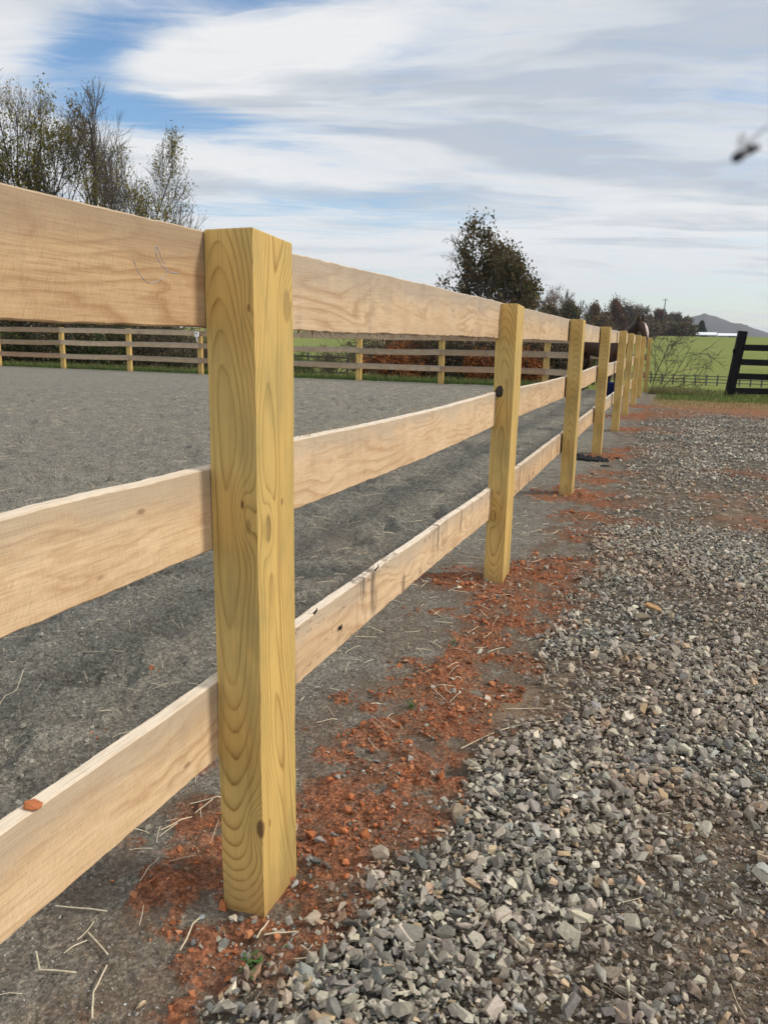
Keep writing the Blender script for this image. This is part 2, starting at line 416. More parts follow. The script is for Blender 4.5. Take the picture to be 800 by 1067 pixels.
def attr_mat(name, rough=.85, spec=.2, nscale=60., amt=.35, bump=.3, transl=0.):
    """colour of each piece from the mesh (stones, leaves), with a fine procedural mottling"""
    m, nb, b = new_mat(name, rough, spec)
    c = nb.attr('col', 'Color')
    f = nb.noise(nb.obj(), nscale, 4, .65)
    k = nb.m('MULTIPLY_ADD', nb.m('SUBTRACT', f, .5), amt * 2, 1.)
    c = nb.mix(1., c, nb.comb(k, k, k), 'MULTIPLY')
    out(nb, b, c, nb.bump(f, bump, .004) if bump else None)
    if transl:
        t = nb.n.new('ShaderNodeBsdfTranslucent'); nb.l.new(c, t.inputs[0])
        mx = nb.n.new('ShaderNodeMixShader'); mx.inputs[0].default_value = transl
        nb.l.new(b.outputs[0], mx.inputs[1]); nb.l.new(t.outputs[0], mx.inputs[2])
        nb.l.new(mx.outputs[0], nb.n['Material Output'].inputs[0])
    return m

# ------------------------------------------------------------------ object helpers
def link(name, mesh, mat=None, parent=None):
    o = bpy.data.objects.new(name, mesh); COL.objects.link(o)
    if mat is not None:
        if not mesh.materials: mesh.materials.append(mat)
    if parent is not None: o.parent = parent
    return o

def tag(o, label=None, cat=None, group=None, kind=None):
    if label: o['label'] = label
    if cat: o['category'] = cat
    if group: o['group'] = group
    if kind: o['kind'] = kind
    return o

def empty(name, loc=(0, 0, 0), rz=0., **k):
    o = bpy.data.objects.new(name, None); COL.objects.link(o)
    o.location = loc; o.rotation_euler = (0, 0, rz); o.empty_display_size = .2
    return tag(o, **k)

def copy_tree(root, loc, rz, scale=1., label=None):
    r = root.copy(); COL.objects.link(r); r.location = loc; r.rotation_euler = (0, 0, rz)
    r.scale = (scale,) * 3 if isinstance(scale, (int, float)) else scale
    if label: r['label'] = label
    for ch in list(root.children):
        c = ch.copy(); COL.objects.link(c); c.parent = r
        for g in ch.children:
            d = g.copy(); COL.objects.link(d); d.parent = c
    return r

def np_mesh(name, V, Fs, smooth=False, col=None):
    """V (n,3); Fs (m,k) same-size polygons"""
    me = bpy.data.meshes.new(name)
    V = np.asarray(V, np.float32); Fs = np.asarray(Fs, np.int32)
    k = Fs.shape[1]
    me.vertices.add(len(V)); me.vertices.foreach_set('co', V.ravel())
    me.loops.add(Fs.size); me.loops.foreach_set('vertex_index', Fs.ravel())
    me.polygons.add(len(Fs))
    me.polygons.foreach_set('loop_start', np.arange(0, Fs.size, k, dtype=np.int32))
    me.polygons.foreach_set('loop_total', np.full(len(Fs), k, np.int32))
    me.polygons.foreach_set('use_smooth', np.full(len(Fs), smooth, bool))
    me.update(calc_edges=True); me.validate()
    if col is not None:
        a = me.color_attributes.new('col', 'FLOAT_COLOR', 'POINT')
        c = np.ones((len(V), 4), np.float32); c[:, :3] = col
        a.data.foreach_set('color', c.ravel())
    return me

class MB:
    def __init__(self): self.v, self.f = [], []
    def box(self, c, size, rot=None):
        hx, hy, hz = [s / 2 for s in size]; n = len(self.v)
        for sx, sy, sz in ((-1, -1, -1), (1, -1, -1), (1, 1, -1), (-1, 1, -1), (-1, -1, 1), (1, -1, 1), (1, 1, 1), (-1, 1, 1)):
            p = Vector((sx * hx, sy * hy, sz * hz))
            if rot is not None: p = rot @ p
            self.v.append((p.x + c[0], p.y + c[1], p.z + c[2]))
        for q in ((0, 3, 2, 1), (4, 5, 6, 7), (0, 1, 5, 4), (1, 2, 6, 5), (2, 3, 7, 6), (3, 0, 4, 7)):
            self.f.append(tuple(n + i for i in q))
    def tube(self, pts, rad, sides=5, cap=True):
        n0 = len(self.v); up = Vector((.31, .17, .93))
        P = [Vector(p) for p in pts]
        for i, p in enumerate(P):
            d = (P[min(i + 1, len(P) - 1)] - P[max(i - 1, 0)])
            if d.length < 1e-9: d = Vector((0, 0, 1))
            d.normalize()
            u = d.cross(up)
            if u.length < 1e-3: u = d.cross(Vector((1, 0, 0)))
            u.normalize(); w = d.cross(u); r = rad[i]
            for k in range(sides):
                a = 2 * math.pi * k / sides
                q = p + u * (r * math.cos(a)) + w * (r * math.sin(a)); self.v.append((q.x, q.y, q.z))
        for i in range(len(P) - 1):
            for k in range(sides):
                a, b2 = n0 + i * sides + k, n0 + i * sides + (k + 1) % sides
                self.f.append((a, b2, b2 + sides, a + sides))
        if cap:
            self.f.append(tuple(n0 + k for k in reversed(range(sides))))
            e = n0 + (len(P) - 1) * sides
            self.f.append(tuple(e + k for k in range(sides)))
    def build(self, name, mat, parent=None, smooth=False, bevel=0.):
        me = bpy.data.meshes.new(name); me.from_pydata(self.v, [], self.f); me.update()
        if smooth: me.polygons.foreach_set('use_smooth', [True] * len(me.polygons))
        o = link(name, me, mat, parent)
        if bevel:
            md = o.modifiers.new('bevel', 'BEVEL'); md.width = bevel; md.segments = 2; md.limit_method = 'ANGLE'
        return o

# ------------------------------------------------------------------ materials
rnd_ = random.Random(3)
def knot(face, u, z, sr, sz, K, cr, dark):
    """post local frame: x along fence (front face x=-.0725), y=-.0475 is the drive side"""
    if face == 'front': return (-.0725, -.0475 + u, z, sr, sz, K, cr, dark)
    return (-.0725 + u, -.0475, z, sr, sz, K, cr, dark)
M_HERO = pine('treated_pine_near', [
    knot('front', .030, .866, .020, .055, 2.4, .16, .95), knot('front', .019, .826, .020, .05, 1.6, .28, .45),
    knot('front', .004, .203, .024, .05, 3.2, .40, .9), knot('front', .010, 1.214, .012, .03, .8, .25, .75),
    knot('side', .120, 1.222, .026, .055, 2.6, .55, .38), knot('side', .041, .815, .022, .06, 2.6, .45, .55),
    knot('side', .095, .856, .014, .025, 1.2, .3, .7), knot('side', .03, .20, .025, .06, 2.4, .15, .6)], generic=False, pith=(-.020, .012, .84), curve=.13)
M_P2 = pine('treated_pine_second', [
    knot('front', .066, .936, .020, .055, 2.0, .2, .3), knot('front', .055, .34, .022, .06, 2.6, .28, .55)], generic=False, pith=(-.01, -.004, .60), curve=.10)
M_PINE = pine('treated_pine', pith=(-.005, 0., .8), curve=.055)
M_OAK = oak('rough_sawn_oak')
M_GROUND = ground_mat()
M_STONE = attr_mat('crushed_stone', .85, .2, 140., .5, .5)
M_CLOD = attr_mat('clay_clods', .95, .1, 90., .4, .5)
M_STRAW = simple('straw', (.66, .58, .42), (.48, .40, .27), 60., .7)
M_BARK = simple('bark', (.035, .028, .022), (.065, .054, .044), 9., .9, .1, (1, 1, .2), .6)
M_TWIG = simple('twig_wood', (.055, .046, .038), (.10, .086, .074), 3., .9, .1)
M_LEAF = attr_mat('leaves', .65, .25, 3., .3, 0, .3)
M_BLACK = simple('black_fence_paint', (.0035, .0035, .0045), (.007, .007, .008), 14., .6, .12, (1, 1, 1), .2)
M_WHITE = simple('white_plastic', (.74, .75, .74), (.66, .67, .66), 6., .5)

# ------------------------------------------------------------------ ground sheet (polar grid, finer near the camera)
def build_ground():
    a = np.concatenate([np.radians(np.arange(-180, -52, 4)), np.radians(np.arange(-52, 44, .14)), np.radians(np.arange(44, 180, 4))])
    r = [.0, .35]
    while r[-1] < 45: r.append(r[-1] + max(.009, r[-1] * .0062))
    while r[-1] < 9000: r.append(r[-1] * 1.035)
    r = np.array(r[1:])
    na, nr = len(a), len(r)
    AA, RR2 = np.meshgrid(a, r)
    x = (np.sin(AA) * RR2).ravel(); y = (np.cos(AA) * RR2).ravel()
    z = height(x, y)
    s, t, gravel, clay, tan, grass, dry = zones(x, y)
    idx = np.arange(na * nr).reshape(nr, na)
    nxt = np.roll(idx, -1, axis=1)
    Fq = np.stack([idx[:-1].ravel(), idx[1:].ravel(), nxt[1:].ravel(), nxt[:-1].ravel()], 1)
    me = np_mesh('ground', np.stack([x, y, z], 1), Fq[:, ::-1], True)
    nd = np.clip(sstep(-1.2, .0, t) * (1 - sstep(2.2, 3.2, s)) * (1 - gravel) * 1.0, 0, 1)
    for nme, v in (('clay', clay), ('gravel', gravel), ('tan', tan), ('grass', grass), ('dry', dry), ('near_dirt', nd), ('mud', np.clip(.75 * sstep(-.12, .12, t) * (1 - grass) + blobs(x, y, [(a_, b_, r_ * 1.7, k_) for a_, b_, r_, k_ in CLAY_W]), 0, 1))):
        at = me.attributes.new(nme, 'FLOAT', 'POINT'); at.data.foreach_set('value', v.astype(np.float32))
    o = link('ground', me, M_GROUND); tag(o, kind='structure')
    # centre cap (under the camera)
    return o
build_ground()

# ------------------------------------------------------------------ stones
def stone_protos(n, seed, npts, flat, lump=False):
    rg = np.random.RandomState(seed); P = []
    for i in range(n):
        bm = bmesh.new()
        pts = rg.normal(size=(npts, 3)); pts /= np.linalg.norm(pts, axis=1)[:, None]
        pts *= rg.uniform(.75 if lump else .7, 1.0, (npts, 1))
        sc = np.array([1, rg.uniform(.6, .9), rg.uniform(*flat)])
        for p in pts * sc: bm.verts.new(p)
        r = bmesh.ops.convex_hull(bm, input=bm.verts)
        for v in [v for v in bm.verts if not v.link_faces]: bm.verts.remove(v)
        bmesh.ops.triangulate(bm, faces=bm.faces)
        bm.verts.ensure_lookup_table(); bm.verts.index_update()
        V = np.array([v.co[:] for v in bm.verts]); Fc = np.array([[v.index for v in f.verts] for f in bm.faces])
        P.append((V, Fc)); bm.free()
    return P

def scatter(name, protos, x, y, size, cols, mat, sink=.25, tilt=.5, seed=1, label=None, kind='stuff', smooth=False, dz=None):
    rg = np.random.RandomState(seed); N = len(x)
    z = height(x, y) + size * (.5 - sink) * .6
    if dz is not None: z = z + dz
    which = rg.randint(0, len(protos), N)
    VV, FF, CC = [], [], []; base = 0
    yaw = rg.uniform(0, 2 * math.pi, N); tx = rg.normal(0, tilt, N); ty = rg.normal(0, tilt, N)
    for k, (V, Fc) in enumerate(protos):
        I = np.where(which == k)[0]
        if not len(I): continue
        n = len(I)
        v = V[None] * (size[I] / 2)[:, None, None]
        c, s = np.cos(tx[I])[:, None], np.sin(tx[I])[:, None]
        v = np.stack([v[..., 0], v[..., 1] * c - v[..., 2] * s, v[..., 1] * s + v[..., 2] * c], -1)
        c, s = np.cos(ty[I])[:, None], np.sin(ty[I])[:, None]
        v = np.stack([v[..., 0] * c + v[..., 2] * s, v[..., 1], -v[..., 0] * s + v[..., 2] * c], -1)
        c, s = np.cos(yaw[I])[:, None], np.sin(yaw[I])[:, None]
        v = np.stack([v[..., 0] * c - v[..., 1] * s, v[..., 0] * s + v[..., 1] * c, v[..., 2]], -1)
        v = v + np.stack([x[I], y[I], z[I]], -1)[:, None]
        f = Fc[None] + (base + np.arange(n) * len(V))[:, None, None]
        VV.append(v.reshape(-1, 3)); FF.append(f.reshape(-1, 3)); base += n * len(V)
        CC.append(np.repeat(cols[I], len(V), 0))
    me = np_mesh(name, np.concatenate(VV), np.concatenate(FF), smooth, np.concatenate(CC))
    o = link(name, me, mat)
    return tag(o, label, None, None, kind)

rg = np.random.RandomState(5)
def stone_cols(n, rg):
    base = np.array([[.175, .17, .158], [.245, .232, .205], [.31, .29, .25], [.40, .37, .315], [.11, .112, .11], [.34, .26, .18], [.25, .262, .25], [.50, .465, .40]])
    w = np.array([.22, .26, .19, .10, .12, .05, .04, .02]); w /= w.sum()
    c = base[rg.choice(len(base), n, p=w)] * rg.uniform(.75, 1.3, (n, 1)) * np.array([1.16, 1.13, 1.06])
    return c * rg.uniform(.96, 1.04, (n, 3))

def sample(n, s0, s1, t0f, t1f, rg):
    s = rg.uniform(s0, s1, n); u = rg.uniform(0, 1, n)
    t = t0f(s) + u * (t1f(s) - t0f(s))
    x = P0[0] + A[0] * s + NV[0] * t; y = P0[1] + A[1] * s + NV[1] * t
    return x, y

def block_protos(n, seed):
    """angular quarried chips: jittered slabs with knocked-off corners"""
    rg = np.random.RandomState(seed); P = []
    for i in range(n):
        bm = bmesh.new(); dim = np.array([1.08, rg.uniform(.45, .85), rg.uniform(.16, .48)])
        for c in range(8):
            p = np.array([(c & 1) * 2 - 1, (c >> 1 & 1) * 2 - 1, (c >> 2 & 1) * 2 - 1.]) * rg.uniform(.26, .85, 3)
            bm.verts.new(p * dim)
            if rg.rand() < .55: bm.verts.new(p * dim * rg.uniform(.5, 1.1, 3))
        bmesh.ops.convex_hull(bm, input=bm.verts)
        for v in [v for v in bm.verts if not v.link_faces]: bm.verts.remove(v)
        bmesh.ops.triangulate(bm, faces=bm.faces); bm.verts.ensure_lookup_table(); bm.verts.index_update()
        P.append((np.array([v.co[:] for v in bm.verts]), np.array([[v.index for v in f.verts] for f in bm.faces]))); bm.free()
    return P
SP = block_protos(26, 2) + stone_protos(34, 3, 14, (.28, .62))
SPF = stone_protos(24, 4, 9, (.25, .55))
tb = lambda s: np.interp(s, TB_S, TB_T) - .14
edge = lambda s: 1.1 + .24 * np.clip(s + 1.2, 0, 30) * .9 + .45 * (s + 1) ** 0 + .02 * s
def keep_mask(x, y, rg, claycut=.9, pl=.30):
    s, t, gravel, clay, tan, grass, dry = zones(x, y)
    patch = sstep(.30, .62, fbm(x * 1.6, y * 1.6, 81, 3))
    p = sstep(.25, .8, gravel) * (1 - claycut * clay) * (1 - .75 * tan) * (pl + (1 - pl) * patch)
    return rg.uniform(0, 1, len(x)) < p

xs, ys, zs = [], [], []
for (s0, s1, dens, mean, wmax) in ((-1.2, 1.6, 8500, .0205, 2.2), (-1.2, 1.6, 19000, .0088, 2.2), (1.6, 4.2, 6000, .011, 2.8), (1.6, 4.2, 8000, .019, 2.8), (4.2, 8., 3000, .024, 4.0), (8., 17., 1150, .031, 6.5)):
    n = int(dens * (s1 - s0) * wmax)
    x, y = sample(n, s0, s1, tb, lambda s: tb(s) + wmax, rg)
    inview = (x < .53 * y + .75) & (y > .45)
    x, y = x[inview], y[inview]
    k = keep_mask(x, y, rg, pl=.8 if mean < .012 else .16); x, y = x[k], y[k]
    xs.append(x); ys.append(y); zs.append(np.clip(rg.lognormal(math.log(mean), .46, len(x)), .006, .058))
x, y, sz = np.concatenate(xs), np.concatenate(ys), np.concatenate(zs)
cols = stone_cols(len(x), rg) * np.where(sz < .012, .64, .98)[:, None]
_, _, _, clay_, tan_, _, _ = zones(x, y)
warm = np.clip(clay_ * 1.2 + tan_ * .6 + (fbm(x * 2, y * 2, 91) > .58) * .25, 0, .8)[:, None] * rg.uniform(0, 1, (len(x), 1))
cols = cols * (1 - warm) + warm * np.array([.33, .18, .10])
nearm = (np.hypot(x, y) < 4.5)
print('stones', len(x), nearm.sum())
dzz = rg.uniform(0, .020, len(x)) * (sz > .012)
scatter('gravel', SP, x[nearm], y[nearm], sz[nearm], cols[nearm], M_STONE, .2, .55, 6, 'crushed grey stone gravel covering the drive beside the fence', dz=dzz[nearm])
scatter('distant_gravel', SPF, x[~nearm], y[~nearm], sz[~nearm], cols[~nearm], M_STONE, .25, .4, 7, 'crushed stone of the drive further along the fence', dz=dzz[~nearm] * .6)

# stray stones, clay clods and grit
def scat_zone(n, region, fn, mean, sig, lo, hi, seed):
    rg = np.random.RandomState(seed)
    x0, x1, y0, y1 = region
    x = rg.uniform(x0, x1, n); y = rg.uniform(y0, y1, n)
    k = rg.uniform(0, 1, n) < fn(x, y)
    x, y = x[k], y[k]
    return x, y, np.clip(rg.lognormal(math.log(mean), sig, len(x)), lo, hi), rg
def fclay(x, y):
    s, t, g, c, *_ = zones(x, y)
    return c * (.25 + .9 * sstep(.45, .7, fbm(x * 7, y * 7, 101))) * (1 - .45 * g)
x1, y1, s1, r1 = scat_zone(60000, (-.9, 1.6, .9, 4.6), fclay, .0082, .62, .003, .038, 12)
x2, y2, s2, r2 = scat_zone(9000, (.6, 5, 4.6, 17), fclay, .02, .5, .01, .06, 13)
x1, y1, s1 = np.concatenate([x1, x2]), np.concatenate([y1, y2]), np.concatenate([s1, s2])
cb = np.array([[.36, .13, .055], [.28, .105, .05], [.20, .09, .053], [.42, .18, .09], [.30, .19, .13]])
cc = cb[r1.choice(5, len(x1), p=[.34, .3, .16, .12, .08])] * r1.uniform(.75, 1.2, (len(x1), 1))
LP = stone_protos(30, 9, 13, (.5, .9), True)
scatter('clay_clods', LP, x1, y1, s1, cc, M_CLOD, .25, .6, 14, 'crumbled red clay clods dug out along the fence posts')
def fstray(x, y):
    s, t, g, c, *_ = zones(x, y)
    band = sstep(-.35, .1, t) * (1 - sstep(.5, .8, t))
    return np.clip((.06 + .5 * c) * band * (1 - g * .5) * (.3 + 1.2 * sstep(.45, .7, fbm(x * 4, y * 4, 111))), 0, 1)
x1, y1, s1, r1 = scat_zone(38000, (-.9, 2.2, .8, 5), fstray, .0125, .5, .005, .045, 15)
scatter('stray_stones', SP, x1, y1, s1, stone_cols(len(x1), r1), M_STONE, .25, .5, 16, 'loose grey stones strewn over the red clay strip')
def fgrit(x, y):
    s, t, g, c, *_ = zones(x, y)
    return (1 - g) * (1 - c * .6) * np.clip(1.25 - np.hypot(x, y) / 4.2, 0, 1) * sstep(-3, -.2, t) 
x1, y1, s1, r1 = scat_zone(60000, (-2.6, 1.2, .8, 4.6), fgrit, .0045, .4, .002, .013, 17)
gc = np.array([.20, .194, .18]) * r1.uniform(.5, 1.9, (len(x1), 1))
scatter('arena_grit', SPF, x1, y1, s1, gc, M_STONE, .25, .5, 18, 'dark grey stone dust grit on the arena edge under the rails')

def farena(x, y):
    s, t, g, c, *_ = zones(x, y)
    return (1 - g) * (1 - c) * sstep(-.1, -.9, t) * np.clip(1.3 - np.hypot(x, y) / 10, .05, 1) * sstep(.35, .6, fbm(x * 3, y * 3, 121))
x1, y1, s1, r1 = scat_zone(60000, (-6, 3, .9, 10), farena, .011, .5, .004, .035, 19)
gc = np.array([.245, .23, .19]) * r1.uniform(.6, 1.5, (len(x1), 1))
scatter('arena_clods', LP, x1, y1, s1, gc, M_CLOD, .35, .6, 20, 'crumbly grey clods of the churned arena footing')

# straw litter
STRAWS = []
def straw_mesh(mb, x, y, L, ang, rg, rad=.0011, lift=.006):
    n = 4; pts = []; bend = rg.normal(0, .35)
    a = ang; px, py = x, y
    for i in range(n + 1):
        pts.append((px, py)); a += bend / n; px += math.cos(a) * L / n; py += math.sin(a) * L / n
    STRAWS.append((np.array(pts), rad, lift + rg.uniform(0, .006)))
def straw_flush(mb):
    P = np.concatenate([q[0] for q in STRAWS]); Z = height(P[:, 0], P[:, 1]).reshape(-1, 5)
    for (pts, rad, lift), zz in zip(STRAWS, Z):
        zz = np.maximum(zz, np.linspace(zz[0], zz[-1], 5)) + lift
        mb.tube([(p[0], p[1], z) for p, z in zip(pts, zz)], [rad] * 5, 4)
rgS = np.random.RandomState(23)
mb = MB()
for i in range(900):
    if i < 760:
        s = rgS.uniform(-1.2, 7); t = -abs(rgS.normal(0, 1.6)) + .1
    else:
        s = rgS.uniform(-.5, 6); t = rgS.uniform(0, 1.2)
    x, y = st(s, t)
    if y < .9: continue
    straw_mesh(mb, x, y, rgS.uniform(.03, .10), rgS.uniform(0, 6.3), rgS, rgS.uniform(.0005, .0011) * (1 + .10 * y))
for i in range(900):
    s = rgS.uniform(3, 18); t = -rgS.uniform(.1, 9)
    x, y = st(s, t)
    straw_mesh(mb, x, y, rgS.uniform(.05, .16), rgS.uniform(0, 6.3), rgS, .0007 * (1 + .15 * y))
straw_flush(mb)
tag(mb.build('straw_litter', M_STRAW), 'thin scattered straws lying over arena and drive', None, None, 'stuff')
STR = [([(58, 943), (112, 952)], 'single pale straw lying under the bottom rail left of the near post'),
       ([(38, 992), (42, 1013), (80, 1018)], 'pale straw bent at a right angle on dirt in the lower left corner'),
       ([(92, 972), (113, 1000)], 'short straw tilted on dirt between two other straws at lower left'),
       ([(112, 1010), (98, 1040), (97, 1067)], 'long upright pale straw at the bottom edge on the left'),
       ([(168, 866), (200, 855)], 'whitish straw on red clay just under the bottom rail'),
       ([(208, 960), (188, 996)], 'thick pale straw beside a grey stone at foot of near post'),
       ([(280, 968), (268, 985)], 'straw leaning on the front corner of the near post foot'),
       ([(276, 984), (309, 982)], 'straight white straw on clay at right of the near post foot'),
       ([(480, 783), (538, 760), (600, 752)], 'long brownish grass stem lying across gravel edge beyond the near post'),
       ([(527, 741), (575, 742)], 'dark dry stem lying on the tan sandy patch beside gravel'),
       ([(0, 735), (18, 722), (25, 703)], 'pale forked straw on arena dust at left edge of picture')]
for i, (pp, lab) in enumerate(STR):
    mb = MB(); w = [gpt(*p) for p in pp]; pts = []
    for j in range(len(w) - 1):
        for u in np.linspace(0, 1, 4)[: (4 if j == len(w) - 2 else 3)]:
            pts.append((w[j][0] * (1 - u) + w[j + 1][0] * u, w[j][1] * (1 - u) + w[j + 1][1] * u))
    zz = height(np.array([p[0] for p in pts]), np.array([p[1] for p in pts])) + .008
    zz = np.maximum(zz, np.linspace(zz[0], zz[-1], len(zz)))
    mb.tube([(p[0], p[1], z) for p, z in zip(pts, zz)], [.0016] * len(pts), 5)
    tag(mb.build('straw', M_STRAW), lab, 'straw', 'larger straws on the ground')

# ------------------------------------------------------------------ fences
def post_mesh(name, w=.145, d=.095, h=1.337, seed=0, below=.25):
    rg = np.random.RandomState(seed)
    bm = bmesh.new()
    n = 14
    ring = []
    cs = [(-w / 2, -d / 2), (w / 2, -d / 2), (w / 2, d / 2), (-w / 2, d / 2)]
    zsl = np.linspace(-below, h, n)
    for i, z in enumerate(zsl):
        ox, oy = rg.normal(0, .0006, 2)
        rr = []
        for j, (cx_, cy_) in enumerate(cs):
            zz = z
            if i == n - 1: zz = z + rg.uniform(-.003, .003) + (-.006 if j in (1,) else 0)
            rr.append(bm.verts.new((cx_ + ox, cy_ + oy, zz)))
        ring.append(rr)
    for i in range(n - 1):
        for j in range(4):
            bm.faces.new((ring[i][j], ring[i][(j + 1) % 4], ring[i + 1][(j + 1) % 4], ring[i + 1][j]))
    bm.faces.new(ring[-1]); bm.faces.new(ring[0][::-1])
    ed = [e for e in bm.edges if abs((e.verts[0].co - e.verts[1].co).normalized().z) > .9 and abs(abs(e.verts[0].co.x) - w / 2) < .004 and abs(abs(e.verts[0].co.y) - d / 2) < .004]
    ed += [e for e in bm.edges if e.verts[0].co.z > h - .02 and e.verts[1].co.z > h - .02]
    bmesh.ops.bevel(bm, geom=ed, offset=.0028, segments=2, affect='EDGES', profile=.6)
    me = bpy.data.meshes.new(name); bm.to_mesh(me); bm.free()
    return me

def board_mesh(name, L, hgt=.157, th=.026, seed=0, sag=0., rough=1., nseg=None):
    rg = np.random.RandomState(seed)
    n = nseg or max(8, int(L / .012))
    xs = np.linspace(0, L, n + 1)
    sd = rg.uniform(0, 100)
    def w(f, amp, k): return (fbm(xs * f + sd, xs * 0 + k * 13.7, 5, 3) - .5) * 2 * amp * rough
    top = hgt + w(2.5, .003, 1) + w(30, .0012, 2) + w(120, .0007, 5)
    bot = w(2.5, .003, 3) + w(28, .0018, 4) + w(110, .0012, 6)
    bow = -sag * 4 * (xs / L) * (1 - xs / L)
    yb = w(1.2, .004, 7)
    rough_y = w(60, .0006, 8)
    e = .0025
    prof = []
    for (yy, zf, zo) in ((0, 0, e), (0, .33, 0), (0, .66, 0), (0, 1, -e), (e, 1, 0), (th - e, 1, 0.001), (th, 1, -e), (th, .5, 0), (th, 0, e), (th - e, 0, 0), (e, 0, 0)):
        z = bot * (1 - zf) + top * zf + zo + bow
        prof.append(np.stack([xs, yy + yb + (rough_y if yy < e else 0), z], 1))
    V = np.stack(prof, 1)  # n+1, k, 3
    k = V.shape[1]
    idx = np.arange((n + 1) * k).reshape(n + 1, k); nx = np.roll(idx, -1, 1)
    Fq = np.stack([idx[:-1].ravel(), nx[:-1].ravel(), nx[1:].ravel(), idx[1:].ravel()], 1)
    me = bpy.data.meshes.new(name)
    faces = [tuple(map(int, f)) for f in Fq[:, ::-1]] + [tuple(map(int, idx[0])), tuple(map(int, idx[-1][::-1]))]
    me.from_pydata(V.reshape(-1, 3).tolist(), [], faces); me.update()
    bm = bmesh.new(); bm.from_mesh(me); bmesh.ops.recalc_face_normals(bm, faces=bm.faces); bm.to_mesh(me); bm.free()
    return me

def fence_board(root, s0, s1, z0, z1, toff, col, alpha=.25, hgt=.157, seed=0, sag=0., name='rail', rough=1., nseg=None):
    """root's local x runs along the fence, local y away from the drive; board front face at local y=toff"""
    L = s1 - s0
    me = board_mesh(name, L, hgt, .026, seed, sag, rough, nseg)
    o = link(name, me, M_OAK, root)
    o.location = (s0, toff, z0); o.rotation_euler = (0, -math.atan2(z1 - z0, L), 0)
    o.color = (*col, alpha)
    return o

SP_ = 2.42
near = empty('board_fence', (*st(0, 0), 0), ANG, label='new three rail board fence of yellow posts running from the foreground along the gravel drive', cat='fence')
pos = [(-2.42, 0)] + [(2.42 * k, 0) for k in range(9)]
pos[2] = (2.41, -.016); pos[3] = (4.83, .012); pos[4] = (7.27, .01); pos[5] = (9.70, .02); pos[9] = (19.36, .05)
posts = []
post_me = [post_mesh('post', seed=i) for i in range(4)]
for k, (s, t) in enumerate(pos):
    if k == 1: me, mt = post_mesh('post', seed=21, h=1.342), M_HERO
    elif k == 2: me, mt = post_mesh('post', seed=22, h=1.336), M_P2
    else: me, mt = post_me[k % 4], M_PINE
    p = link('post', me, mt, near)
    p.location = (s + .0725, -t + .0475, 0)
    p.rotation_euler = (R_(rnd_.uniform(-.3, .3)), R_(rnd_.uniform(-.3, .3)), R_(rnd_.uniform(-1.2, 1.2))) if k not in (1,) else (0, 0, 0)
    if k == 2: p.rotation_euler = (0, R_(.1), R_(-1.5))
    posts.append(p)
# knot hole in the second post
M_KNOT = simple('dead_knot', (.012, .010, .009), (.05, .035, .025), 160., .7)
bm = bmesh.new()
rgk = np.random.RandomState(8)
bmesh.ops.create_icosphere(bm, subdivisions=3, radius=1.)
for v in bm.verts:
    k = .8 + .3 * vnoise(np.array([v.co.y * 2.2 + 5]), np.array([v.co.z * 2.2 + v.co.x]), 3)[0]
    v.co = Vector((v.co.x * .006, v.co.y * .019 * k, v.co.z * .029 * k))
me = bpy.data.meshes.new('knot'); bm.to_mesh(me); bm.free()
kn = link('knot', me, M_KNOT, posts[2]); kn.location = (-.0735, .0185, .936)

BT = .0975   # boards stand just behind the posts
J = .0725
tints = dict(lt=(.85, .73, .59), lm=(1.12, 1.03, .90), lb=(1.14, 1.05, .92), r=(1.02, .93, .84))
rails = {}
rails['lt'] = fence_board(near, -2.42, J - .0015, 1.178, 1.180, BT, tints['lt'], .12, .160, 31, 0)
rails['lm'] = fence_board(near, -2.42, J - .0015, .800, .772, BT, tints['lm'], .05, .156, 32, .0)
rails['lb'] = fence_board(near, -2.42, J - .0015, .372, .344, BT, tints['lb'], .10, .160, 33, .0)
rails['rt'] = fence_board(near, J + .0015, 4.83 + J - .0015, 1.180, 1.180, BT, (1.0, .95, .90), .22, .160, 34, 0, rough=1.4)
rails['rm'] = fence_board(near, J + .0015, 2.42 + J - .0015, .790, .776, BT, (1.14, 1.07, .98), .15, .157, 35, .012)
rails['rb'] = fence_board(near, J + .0015, 2.42 + J - .0015, .352, .322, BT, (1.14, 1.06, .96), 1., .148, 36, 0, rough=1.5)
rails['rm2'] = fence_board(near, 2.42 + J + .0015, 7.26 + J - .0015, .776, .780, BT, (1.0, .92, .82), .2, .155, 37, .02)
rails['rb2'] = fence_board(near, 2.42 + J + .0015, 7.26 + J - .0015, .322, .335, BT, (1.0, .9, .78), 1., .15, 38, .0)
s = 4.83
seed = 40
while s < 19.3:
    e = min(s + 4.84, 19.36 + .14)
    fence_board(near, s + J + .0015, e + (J if e < 19.3 else 0) - .0015, 1.18, 1.18, BT, (rnd_.uniform(.94, 1.06),) * 3, .3, .157, seed, rnd_.uniform(-.01, .01), nseg=120); seed += 1
    s = e
s = 7.26
while s < 19.3:
    e = min(s + 4.84, 19.36 + .14)
    for z in (.778, .335):
        fence_board(near, s + J + .0015, e + (J if e < 19.3 else 0) - .0015, z, z + rnd_.uniform(-.01, .01), BT, (rnd_.uniform(.94, 1.08),) * 3, .4, .155, seed, rnd_.uniform(-.01, .01), nseg=120); seed += 1
    s = e

